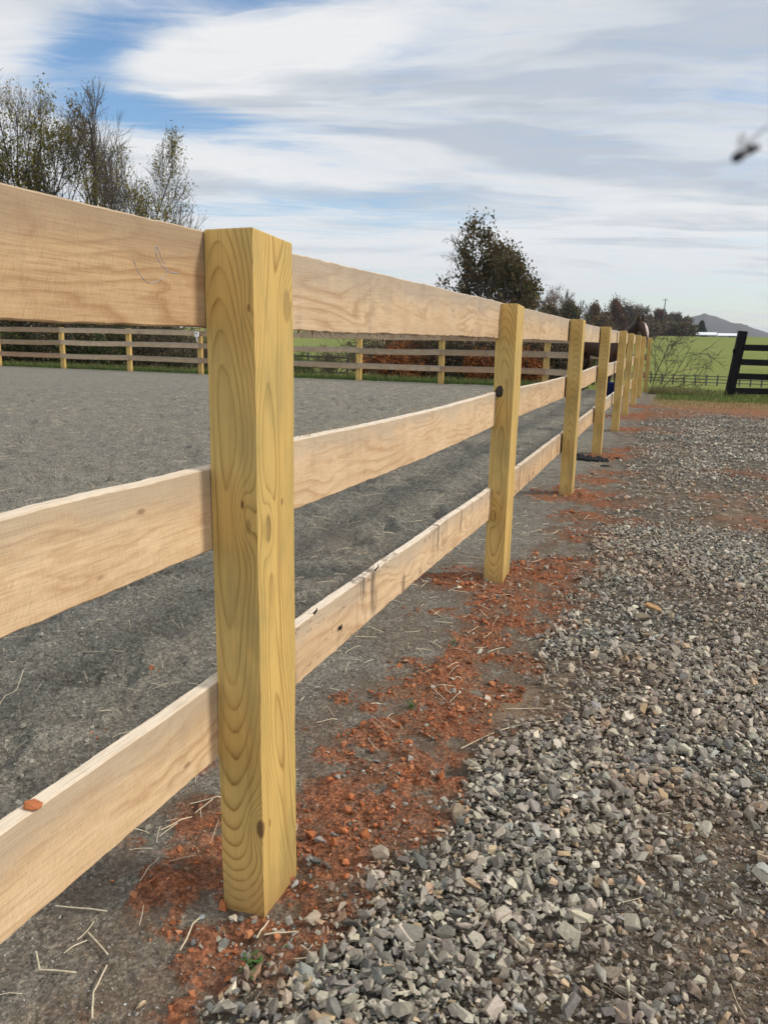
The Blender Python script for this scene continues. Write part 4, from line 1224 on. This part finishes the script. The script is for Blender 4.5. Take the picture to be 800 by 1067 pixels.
def tree(name, label, cat, x, y, hgt, trunk_r, preset, seed, pal=None, per=3, lsize=.12, spread=.25, stems=1, group=None, lean=(0, 0), keep=None, zbase=None, stemspread=.4, bark=None, rmin=None, trunk_frac=.6, squash=1.):
    rg = np.random.RandomState(seed); P = dict(PRE[preset])
    if rmin: P['rmin'] = rmin
    br, tips = [], []
    for k in range(stems):
        a = rg.uniform(0, 6.28); d = np.array([math.cos(a) * stemspread * (stems > 1) + lean[0], math.sin(a) * stemspread * (stems > 1) + lean[1], 1.])
        d /= np.linalg.norm(d)
        grow(br, tips, rg, np.array([math.cos(a), math.sin(a), 0]) * trunk_r * .8 * (stems > 1) + np.array([0, 0, -.2]), d, hgt * trunk_frac * (rg.uniform(.7, 1.05) if stems > 1 else 1), trunk_r * (1 if stems == 1 else .6), 0, P)
    zmax = max(t[0][2] for t in tips); k = hgt / zmax
    if preset != 'shrub':      # stand the tree so that its crown is over the measured spot
        T = np.array([t[0] for t in tips]); T = T[T[:, 2] > .5 * zmax] * k
        mx = (T[:, 0].min() + T[:, 0].max()) * .25 + T[:, 0].mean() * .5
        x = x - mx * squash
    root = empty(name, (x, y, tz(x, y) if zbase is None else zbase), label=label, cat=cat, group=group)
    root.scale = (squash, squash, 1)
    tb_, cr_ = MB(), MB()
    for pts, rad, lv in br:
        pts = [q * k for q in pts]
        if lv <= 1: tb_.tube(pts, rad, 7 if lv == 0 else 5, False)
        else: cr_.tube(pts, rad, 3, False)
    tb_.build('trunk' if preset != 'shrub' else 'stems', bark or M_BARK, root, True)
    cr_.build('crown' if preset != 'shrub' else 'twigs', M_TWIG, root)
    if pal:
        tips = [(t[0] * k, t[1]) for t in tips]
        me = leaves_mesh(tips, rg, per, lsize, spread, pal, keep)
        if me: link('leaves', me, M_LEAF, root)
    return root

def at_tree(px, py_top, dist):
    """foot position and height of a tree whose top shows at (px, py_top) from that distance"""
    x, y, zt = dpt(px, py_top, dist); z0 = tz(x, y); return x, y, zt - z0

# four tall thin trees at the left
def patchy(f, th, sd, zmin=0.): return lambda T: (T[:, 2] > zmin) & (fbm(T[:, 0] * f + 50, T[:, 2] * f + T[:, 1] * f * .6 + 50, sd, 2) > th)
x, y, hh = at_tree(22, 44, 40)
tree('leafy_tree', 'tall leafy tree with olive leaves at left edge of the picture', 'tree', x, y, hh, .24, 'vase', 101, 'olive', 4, .13, .20, 2, stemspread=.10, keep=patchy(.45, .47, 3, hh * .45), squash=.66)
x, y, hh = at_tree(80, 66, 38)
tree('bare_tree', 'tall nearly bare tree with upswept twigs standing second from left', 'tree', x, y, hh, .19, 'vase', 114, 'olive', 2, .11, .2, 1, lean=(.05, 0), keep=patchy(.6, .66, 5, hh * .3), squash=.75)
x, y, hh = at_tree(146, 116, 37)
tree('sparse_tree', 'lower wide tree with sparse leaves above the top rail', 'tree', x, y, hh, .17, 'vase', 123, 'olive', 3, .10, .2, 2, stemspread=.22, keep=patchy(.7, .58, 8), squash=.75)
x, y, hh = at_tree(176, 196, 36)
tree('small_tree', 'smallest twiggy tree just left of the near post top', 'tree', x, y, hh, .11, 'vase', 135, 'olive', 2, .09, .2, 2, stemspread=.5, keep=patchy(.9, .60, 9), squash=.62)
# leafy tree in the middle: tall lobe and lower right lobe
x, y, hh = at_tree(499, 221, 62)
tree('oak_tree', 'dark leafy autumn tree standing alone above the fence in the middle', 'tree', x, y, hh, .22, 'round', 143, 'dark', 7, .26, .36, 1, lean=(-.02, 0), trunk_frac=.8,
     keep=patchy(.40, .51, 6, 3.), squash=.80)
x, y, hh = at_tree(514, 270, 60)
tree('oak_tree', 'lower dark leafy tree joined to the right side of the lone tall tree', 'tree', x, y, hh, .16, 'round', 151, 'dark', 6, .25, .36, 1, trunk_frac=.75, keep=patchy(.45, .53, 7, 2.), squash=.80)

# distant tree line
def far_tree(px, py, dist, preset, pal, seed, label, per=4, lsize=.5, spread=.7, stems=1, name='autumn_tree', rmin=.03, group='trees on the far side of the field', squash=.75):
    x, y, hh = at_tree(px, py, dist)
    return tree(name, label, 'tree', x, y, hh, .25, preset, seed, pal, per, lsize, spread, stems, group, rmin=rmin, trunk_frac=.65, squash=squash, keep=patchy(.25, .42, seed))
far_tree(570, 297, 170, 'vase', 'pink', 201, 'pale pinkish thin leaved tree right of the lone dark tree', 1, .26, .5)
far_tree(590, 301, 175, 'vase', 'pink', 202, 'pale thin tree with few pink leaves behind the second pale tree', 1, .24, .5)
far_tree(577, 318, 150, 'round', 'dark', 203, 'low rounded dark bushy tree above the top rail beyond the lone tree', 6, .45, .6, squash=.9)
far_tree(606, 312, 180, 'vase', None, 204, 'bare grey tree between round dark tree and small conifer', name='bare_tree')
far_tree(621, 319, 190, 'round', 'rust', 206, 'rust brown tree left of the reddest tree behind the horse', 4, squash=.5)
far_tree(640, 314, 200, 'round', 'rust', 207, 'reddest broad autumn tree above the horse back', 5, squash=.6)
far_tree(656, 313, 205, 'vase', 'brown', 208, 'grey brown thin tree right of the reddest tree', 1, .3)
far_tree(667, 321, 270, 'round', 'brown', 209, 'grey brown tree directly behind the horse neck', 2, .4, squash=.8)
far_tree(688, 325, 300, 'round', 'rust', 210, 'dull reddish tree just right of the horse ears', 3, .6, squash=.8)
far_tree(703, 329, 310, 'round', 'brown', 211, 'grey leafless wood edge tree left of the mountain', 3, .5, squash=.8)
far_tree(716, 333, 300, 'round', 'brown', 212, 'greyish tree between power pole and the dark conifer', 4, .5, squash=.8)
far_tree(630, 329, 150, 'vase', 'brown', 213, 'short brown thin tree in front of the rust trees', 2, .3)
far_tree(676, 331, 290, 'round', 'dark', 214, 'low dark tree at hill edge behind the horse ears', 4, .6, squash=.6)
far_tree(697, 336, 290, 'round', 'dark', 215, 'low dark thicket tree at the foot of the power pole', 4, .6, squash=.8)
for px, py, dd, sd, lab in ((682, 340, 262, 221, 'low wide thicket at the hill edge nearest the horse head'), (697, 341, 266, 222, 'low wide thicket below the power pole'), (711, 342, 264, 223, 'low wide thicket left of the dark conifer'), (668, 338, 240, 224, 'low wide thicket behind the horse neck'), (650, 334, 215, 225, 'low wide thicket behind the horse back'), (625, 333, 200, 226, 'low wide thicket under the rust brown trees')):
    far_tree(px, py, dd, 'round', ('brown', 'dark')[sd % 2], sd, lab, 4, .6, name='thicket', squash=1.7)
def conifer(px, py, dist, label, seed, wide=.32):
    x, y, hh = at_tree(px, py, dist); rg = np.random.RandomState(seed)
    root = empty('conifer', (x, y, tz(x, y)), label=label, cat='tree')
    mb = MB(); mb.tube([(0, 0, -.3), (0, 0, hh * .5), (0, 0, hh)], [.22, .14, .03], 6); mb.build('trunk', M_BARK, root)
    T = []
    for i in range(900):
        u = rg.uniform(.08, 1) ; r = hh * wide * (1 - u) ** .8 * rg.uniform(.3, 1.05); a = rg.uniform(0, 6.28)
        T.append((np.array([r * math.cos(a), r * math.sin(a), hh * u - r * .15]), None))
    link('crown', leaves_mesh(T, rg, 5, .45, .22, 'ever'), M_LEAF, root)
conifer(599, 329, 140, 'small dark conifer between bare tree and rust trees', 301)
conifer(731, 335.5, 285, 'dark bushy evergreen at left end of the white building', 302, .5)

# woodland and brush behind the far fence
protos = []
for k, (pal, per, sd) in enumerate((('brown', 1, 401), ('green', 2, 402), ('brown', 1, 403), ('dark', 1, 404))):
    protos.append(tree('brush_shrub', 'proto', 'shrub', 0, 0, 2.6, .035, 'shrub', sd, pal, per, .09, .16, 11, 'brush behind the far fence', stemspread=.75, zbase=0, trunk_frac=.9))
used = [False] * 4
BR = [(-8, 30, 1.15, 0), (12, 29, .9, 1), (30, 31, 1.2, 3), (52, 29.5, 1.0, 0), (76, 30, 1.15, 2), (98, 29, .85, 1), (116, 31, 1.25, 3), (140, 29.5, 1.0, 2), (163, 31, .8, 1), (190, 30, .75, 2), (212, 32, .8, 0),
      (-30, 31, 1.2, 2), (310, 33, .5, 1), (352, 31, .55, 2), (432, 28, .95, 0), (455, 29, 1.0, 2), (480, 28, 1.05, 3), (502, 27.5, 1.0, 0), (545, 27, 1.0, 2), (560, 28, .9, 0), (575, 27, 1.0, 3), (590, 28, .8, 1), (505, 32, 1.3, 2), (440, 33, 1.2, 3),
      (-60, 30, 1.2, 0), (-95, 31, 1.2, 3), (40, 36, 1.4, 2), (85, 37, 1.4, 0), (130, 37, 1.3, 3), (5, 37, 1.5, 0), (175, 38, 1.0, 3), (230, 36, .9, 3), (260, 36, .9, 0), (470, 37, 1.3, 3), (550, 35, 1.2, 3), (400, 36, 1.1, 2)]
WORD = {0: 'brown leaved', 1: 'greenish', 2: 'mostly bare', 3: 'dark'}
for i, (px, dist, sc, k) in enumerate(BR):
    dist = dist + (3.2 if px < 250 else 1.)
    x, y, _ = dpt(px, 375, dist); rz = rnd_.uniform(0, 6.28); lab = WORD[k] + ' tangled shrub in the brush behind the far arena fence'
    loc = (x, y, tz(x, y) - .05)
    if not used[k]:
        o = protos[k]; o.location = loc; o.rotation_euler = (0, 0, rz); o.scale = (sc,) * 3; o['label'] = lab; used[k] = True
    else: copy_tree(protos[k], loc, rz, sc, lab)
for i, (px, py, dist, sd, hh, r, lab) in enumerate(((46, 380, 33, 501, 5.5, .30, 'thick dark trunked tree behind the far fence near left edge'), (118, 378, 35, 502, 5.0, .14, 'leaning dark tree behind the far fence under the long left board'),
        (30, 380, 44, 503, 7, .2, 'dark woodland tree deep in the left brush'), (75, 380, 46, 504, 6, .18, 'dark woodland tree deep behind the second far post'), (-20, 380, 42, 505, 7, .2, 'dark woodland tree at far left beyond the picture edge'), (160, 380, 48, 506, 5, .16, 'low dark woodland tree deep behind the near post side of the brush'))):
    x, y, _ = dpt(px, py, dist)
    tree('woodland_tree', lab, 'tree', x, y, hh * .8, r, 'round', sd, 'dark', 2, .16, .3, 1, 'woodland trees behind the far fence', trunk_frac=.7)
# orange shrubs
for i, (px, dist, hh, lab) in enumerate(((402, 27.5, 1.45, 'bright orange autumn shrub behind the far fence between two posts'), (425, 28.5, 1.2, 'rusty orange shrub right of the bright orange one'), (512, 27, 1.1, 'small rusty orange shrub seen left of the second post'), (548, 26.5, 1.2, 'rusty orange shrub behind the fence right of the second post'))):
    x, y, _ = dpt(px, 385, dist)
    tree('orange_shrub', lab, 'shrub', x, y, hh, .025, 'shrub', 601 + i, 'orange', 3, .075, .09, 9, 'orange shrubs behind the far fence', stemspread=.8, trunk_frac=.9)
# bare shrub by the corner post
x, y, _ = dpt(678, 402, 23.5)
tree('bare_shrub', 'bare grey branching shrub leaning from the corner post over the green field', 'shrub', x, y, 1.75, .028, 'shrub', 702, 'green', 1, .03, .05, 3, lean=(.45, 0), stemspread=.5, trunk_frac=.9, keep=lambda T: T[:, 2] < .5, bark=M_TWIG, rmin=.006)

# grass at the foot of the far fence and the near edge of the field
rgg = np.random.RandomState(77)
V, C = [], []
def blades(n, fx, hgt, col, wid):
    XY = np.array([fx() for i in range(n)]); ZZ = terrain(XY[:, 0], XY[:, 1])
    for (x, y), z in zip(XY, ZZ):
        a = rgg.uniform(0, 6.28); L = hgt * rgg.uniform(.4, 1.2); le = rgg.uniform(0, .7)
        w = wid * rgg.uniform(.6, 1.3); cx_, cy_ = math.cos(a), math.sin(a)
        V.extend([(x - cy_ * w, y + cx_ * w, z - .01), (x + cy_ * w, y - cx_ * w, z - .01), (x + cx_ * L * le * .5 + cy_ * w * .7, y + cy_ * L * le * .5 - cx_ * w * .7, z + L * .6), (x + cx_ * L * le, y + cy_ * L * le, z + L)])
        c = np.array(col) * rgg.uniform(.6, 1.5); C.extend([c] * 4)
def f_end():
    u = rgg.uniform(1.5, 26); v = abs(rgg.normal(0, .5))
    return cor[0] - NV[0] * u + A[0] * (v + .15), cor[1] - NV[1] * u + A[1] * (v + .15)
blades(15000, f_end, .13, (.075, .15, .028), .008)
blades(9000, f_end, .2, (.13, .14, .05), .007)
def f_field():
    s = 16.6 + abs(rgg.normal(0, 3.)); t = rgg.uniform(.3, 9)
    return st(s, t)
blades(14000, f_field, .07, (.10, .14, .035), .009)
def f_dry():
    s = rgg.normal(15.9, .9); t = rgg.uniform(.3, 8)
    return st(s, t)
blades(4500, f_dry, .05, (.27, .20, .09), .008)
def f_cor():
    s = 18.6 + abs(rgg.normal(0, .8)); t = .1 + abs(rgg.normal(0, .7)); return st(s, t)
blades(1500, f_cor, .16, (.17, .16, .07), .007)
V = np.array(V)
tag(link('grass_blades', np_mesh('grass_blades', V, np.arange(len(V)).reshape(-1, 4), False, np.array(C)), M_LEAF), 'rough grass growing along the far fence and the field edge', None, None, 'stuff')

# ------------------------------------------------------------------ far buildings, pole, mountain
M_SHED = simple('white_roof_sheet', (.80, .82, .84), (.72, .74, .77), .3, .5)
M_SHEDWALL = simple('shed_wall', (.30, .32, .34), (.22, .24, .26), .5, .8)  # grey wall colour, darker than the roof sheet
def shed(px0, px1, pyt, dist, hgt, label):
    x0, y0, z0 = dpt(px0, pyt, dist); x1, y1, _ = dpt(px1, pyt, dist); L = math.hypot(x1 - x0, y1 - y0)
    root = empty('white_barn', ((x0 + x1) / 2, (y0 + y1) / 2, z0 - hgt), math.atan2(y1 - y0, x1 - x0), label=label, cat='barn')
    D = 9.
    mb = MB(); mb.box((0, D / 2, hgt * .3 - 1), (L, D, hgt * .6 + 2)); mb.build('wall', M_SHEDWALL, root)
    prof = [(D / 2 - (D / 2 + .4) * math.cos(a), hgt * .5 + hgt * .5 * math.sin(a)) for a in np.linspace(0, math.pi, 13)]
    V = [(sx * (L / 2 + .2), yy, zz) for sx in (-1, 1) for yy, zz in prof]; n = len(prof)
    Fs = [(i, i + 1, n + i + 1, n + i) for i in range(n - 1)] + [tuple(range(n))[::-1], tuple(range(n, 2 * n))]
    me = bpy.data.meshes.new('roof'); me.from_pydata(V, [], Fs); me.update(); bm = bmesh.new(); bm.from_mesh(me); bmesh.ops.recalc_face_normals(bm, faces=bm.faces); bm.to_mesh(me); bm.free()
    link('roof', me, M_SHED, root)
    nd = max(1, int(L / 6))
    for j in range(nd):
        mb = MB(); mb.box((-L / 2 + (j + .5) * L / nd, -.03, hgt * .22), (2.2, .06, hgt * .44)); mb.build('door', M_BLACK, root)
shed(721, 746, 345.8, 270, 1.9, 'long white roofed barn on hill crest at left of the pair')
shed(748, 777, 347.0, 275, 1.7, 'lower white roofed barn on hill crest just left of black post')
x, y, hh = at_tree(693, 311, 290)
pole = empty('power_pole', (x, y, tz(x, y)), label='thin wooden power pole rising from the trees right of the horse', cat='pole')
mb = MB(); mb.tube([(0, 0, -.5), (0, 0, hh)], [.2, .14], 8); mb.build('mast', M_DARKW, pole)
mb = MB(); mb.box((0, 0, hh - .5), (2., .12, .12)); mb.build('crossarm', M_DARKW, pole)

def mountain():
    d0 = 2300.; n = 160; V = []; Fq = []
    prof_px = [(560, 352), (640, 349), (680, 344), (700, 336), (715, 331), (726, 328.5), (735, 328), (745, 330), (760, 335), (775, 339.5), (800, 347), (830, 353), (880, 356), (1000, 358)]
    pxs = np.linspace(560, 1000, n + 1); tops = np.interp(pxs, [p[0] for p in prof_px], [p[1] for p in prof_px])
    m_ = 24
    for i, px in enumerate(pxs):
        x, y, zt = dpt(px, tops[i], d0); dirx, diry = x / d0, y / d0
        for j in range(m_ + 1):
            u = j / m_ * 2 - 1; dd = d0 + u * 700
            hh_ = (math.cos(u * math.pi) * .5 + .5)
            zz = -40 + (zt + 40) * hh_ + (fbm(np.array([px * .12]), np.array([u * 5]), 3, 4)[0] - .5) * 22 * hh_ * (1 if abs(u) > .08 else .25)
            V.append((dirx * dd, diry * dd, zz))
    for i in range(n):
        for j in range(m_): a = i * (m_ + 1) + j; Fq.append((a, a + m_ + 1, a + m_ + 2, a + 1))
    mt, nb, b = new_mat('wooded_mountain', .95, .05)
    o = nb.obj(); f = nb.noise(o, .02, 6, .7); f2 = nb.noise(o, .12, 4, .7)
    c = nb.mix(nb.sm(f, .35, .65), (.095, .075, .065), (.060, .060, .045)); c = nb.mix(nb.m('MULTIPLY', nb.sm(f2, .45, .7), .6), c, (.035, .033, .03))
    out(nb, b, c, nb.bump(f2, 1., 6.))
    ob = link('mountain', np_mesh('mountain', V, Fq, True), mt); tag(ob, kind='structure')
mountain()

# ------------------------------------------------------------------ haze
HAZE = True
if HAZE:
    mb = MB(); mb.box((0, 1550, 60), (3600, 3700, 150))
    mh = bpy.data.materials.new('haze_air'); mh.use_nodes = True
    nt = mh.node_tree; nt.nodes.clear()
    om = nt.nodes.new('ShaderNodeOutputMaterial'); pv = nt.nodes.new('ShaderNodeVolumePrincipled')
    pv.inputs['Color'].default_value = (.78, .86, 1., 1); pv.inputs['Density'].default_value = .00017; pv.inputs['Anisotropy'].default_value = .2
    nt.links.new(pv.outputs[0], om.inputs['Volume'])
    tag(mb.build('haze', mh), 'thin pale haze in the air', None, None, 'stuff')

# ------------------------------------------------------------------ sky and sun
SUN_AZ, SUN_EL = R_(93), R_(36)   # azimuth clockwise from +Y
w = bpy.data.worlds.new('World'); scene.world = w; w.use_nodes = True
nb = NB(w.node_tree); bg = w.node_tree.nodes['Background']
sky = nb.n.new('ShaderNodeTexSky'); sky.sky_type = 'NISHITA'; sky.sun_disc = False
sky.sun_elevation = SUN_EL; sky.sun_rotation = SUN_AZ; sky.air_density = 1.0; sky.dust_density = .6; sky.ozone_density = 1.6
SKY_K = .10
d = nb.n.new('ShaderNodeTexCoord').outputs['Generated']
X, Y, Z = nb.sep(d)
zc = nb.m('ADD', nb.m('MAXIMUM', Z, 0.), .10)
pl = nb.comb(nb.m('DIVIDE', X, zc), nb.m('DIVIDE', Y, zc), 0.)
az = nb.m('ARCTAN2', X, Y); el = nb.m('ARCSINE', Z)
def ae(px, py):
    v = ray(px, py); v = v / np.linalg.norm(v); return math.atan2(v[0], v[1]), math.asin(v[2])
def ell(px, py, rx, ry, rot=0., p=1.):
    """soft cloud or gap centred on a sky direction, radii in degrees"""
    a0, e0 = ae(px, py); c, s = math.cos(R_(rot)), math.sin(R_(rot))
    u = nb.m('SUBTRACT', az, a0); v = nb.m('SUBTRACT', el, e0)
    u2 = nb.m('ADD', nb.m('MULTIPLY', u, c / R_(rx)), nb.m('MULTIPLY', v, s / R_(rx)))
    v2 = nb.m('SUBTRACT', nb.m('MULTIPLY', v, c / R_(ry)), nb.m('MULTIPLY', u, s / R_(ry)))
    q = nb.m('ADD', nb.m('MULTIPLY', u2, u2), nb.m('MULTIPLY', v2, v2))
    return nb.m('EXPONENT', nb.m('MULTIPLY', q, -1.))
warp = nb.noise(nb.v('MULTIPLY', pl, (.5, .9, 1.)), 1.1, 4, .5, 0., True)
plw = nb.v('ADD', pl, nb.v('SCALE', nb.v('SUBTRACT', warp, (.5, .5, .5)), None, .9))
n1 = nb.noise(nb.v('MULTIPLY', plw, (.55, 1.5, 1.)), 1.0, 9, .58)
n2 = nb.noise(nb.v('MULTIPLY', plw, (.9, 3.4, 1.)), 1.6, 8, .62)
cov = nb.m('ADD', nb.m('MULTIPLY', n1, .75), nb.m('MULTIPLY', n2, .25))
cov = nb.m('ADD', cov, .24)
for (px, py, rx, ry, rot, k) in ((95, 52, 5., 2.5, 10, -.58), (190, 127, 8.5, 1.5, -3, -.38), (118, 110, 5, 1.4, 0, -.16), (300, 4, 10., 1.6, 4, -.34), (420, 62, 5, 1.6, 20, -.14), (330, 215, 9, .8, 4, -.20), (400, 236, 8, .7, 4, -.2), (250, 74, 5, .8, 14, -.14), (720, 318, 9, 1.5, 0, -.27),
                                 (330, 40, 6.5, 1.9, 14, .34), (200, 56, 5.5, 1.7, 16, .34), (20, 22, 6, 2.4, 0, .30), (10, 75, 4, 2, 0, .10), (250, 108, 7, .5, -3, .24), (150, 160, 12, 2., 0, .16)):
    cov = nb.m('ADD', cov, nb.m('MULTIPLY', ell(px, py, rx, ry, rot), k))
fine = nb.noise(nb.v('MULTIPLY', nb.v('ADD', plw, nb.comb(3.1, 1.7, 0.)), (1.6, 5.5, 1.)), 2.2, 9, .66, .5)
cov = nb.m('ADD', cov, nb.m('MULTIPLY', nb.m('SUBTRACT', fine, .5), .62))
mask = nb.sm(cov, .30, .80)
shade = nb.noise(nb.v('MULTIPLY', plw, (.6, 2.0, 1.)), 1.3, 6, .55)
shd = nb.m('ADD', nb.sm(shade, .42, .68), nb.m('MULTIPLY', ell(640, 60, 22, 9, 0), .55))
shd = nb.m('SUBTRACT', shd, nb.m('MULTIPLY', ell(420, 290, 30, 5, 0), .5))
shd = nb.m('SUBTRACT', shd, nb.m('MULTIPLY', ell(300, 50, 12, 4, 10), .4), clamp=True)
shd = nb.m('ADD', shd, nb.m('MULTIPLY', nb.m('SUBTRACT', fine, .5), .7), clamp=True)
cw = nb.mix(shd, (8.0, 8.1, 8.2), (4.9, 5.4, 6.1))
hor = nb.sm(el, .16, -.02)
cw = nb.mix(nb.m('MULTIPLY', hor, .6), cw, (7.0, 7.0, 6.85))
hs = nb.n.new('ShaderNodeHueSaturation'); hs.inputs['Saturation'].default_value = 1.2; hs.inputs['Value'].default_value = 1.45
nb.l.new(sky.outputs[0], hs.inputs['Color']); blue = hs.outputs[0]
colr = nb.mix(mask, blue, cw)
br = nb.m('MULTIPLY_ADD', nb.sm(Y, .05, -.6), .55, 1.)     # unseen sky behind the camera brightened, added to light the near post's front face
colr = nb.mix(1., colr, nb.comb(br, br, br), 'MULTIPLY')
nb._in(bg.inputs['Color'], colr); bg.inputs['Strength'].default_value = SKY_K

sd = bpy.data.lights.new('sun', 'SUN'); sd.energy = 3.0; sd.angle = R_(8); sd.color = (1., .93, .82)
so = bpy.data.objects.new('sun', sd); COL.objects.link(so)
dirv = Vector((math.sin(SUN_AZ) * math.cos(SUN_EL), math.cos(SUN_AZ) * math.cos(SUN_EL), math.sin(SUN_EL)))
so.rotation_euler = dirv.to_track_quat('Z', 'Y').to_euler(); so.location = (30, 0, 30)

vs = scene.view_settings
vs.view_transform = 'Standard'; vs.look = 'None'; vs.gamma = 1.; vs.exposure = .12; vs.use_curve_mapping = False
scene.render.engine = 'CYCLES'
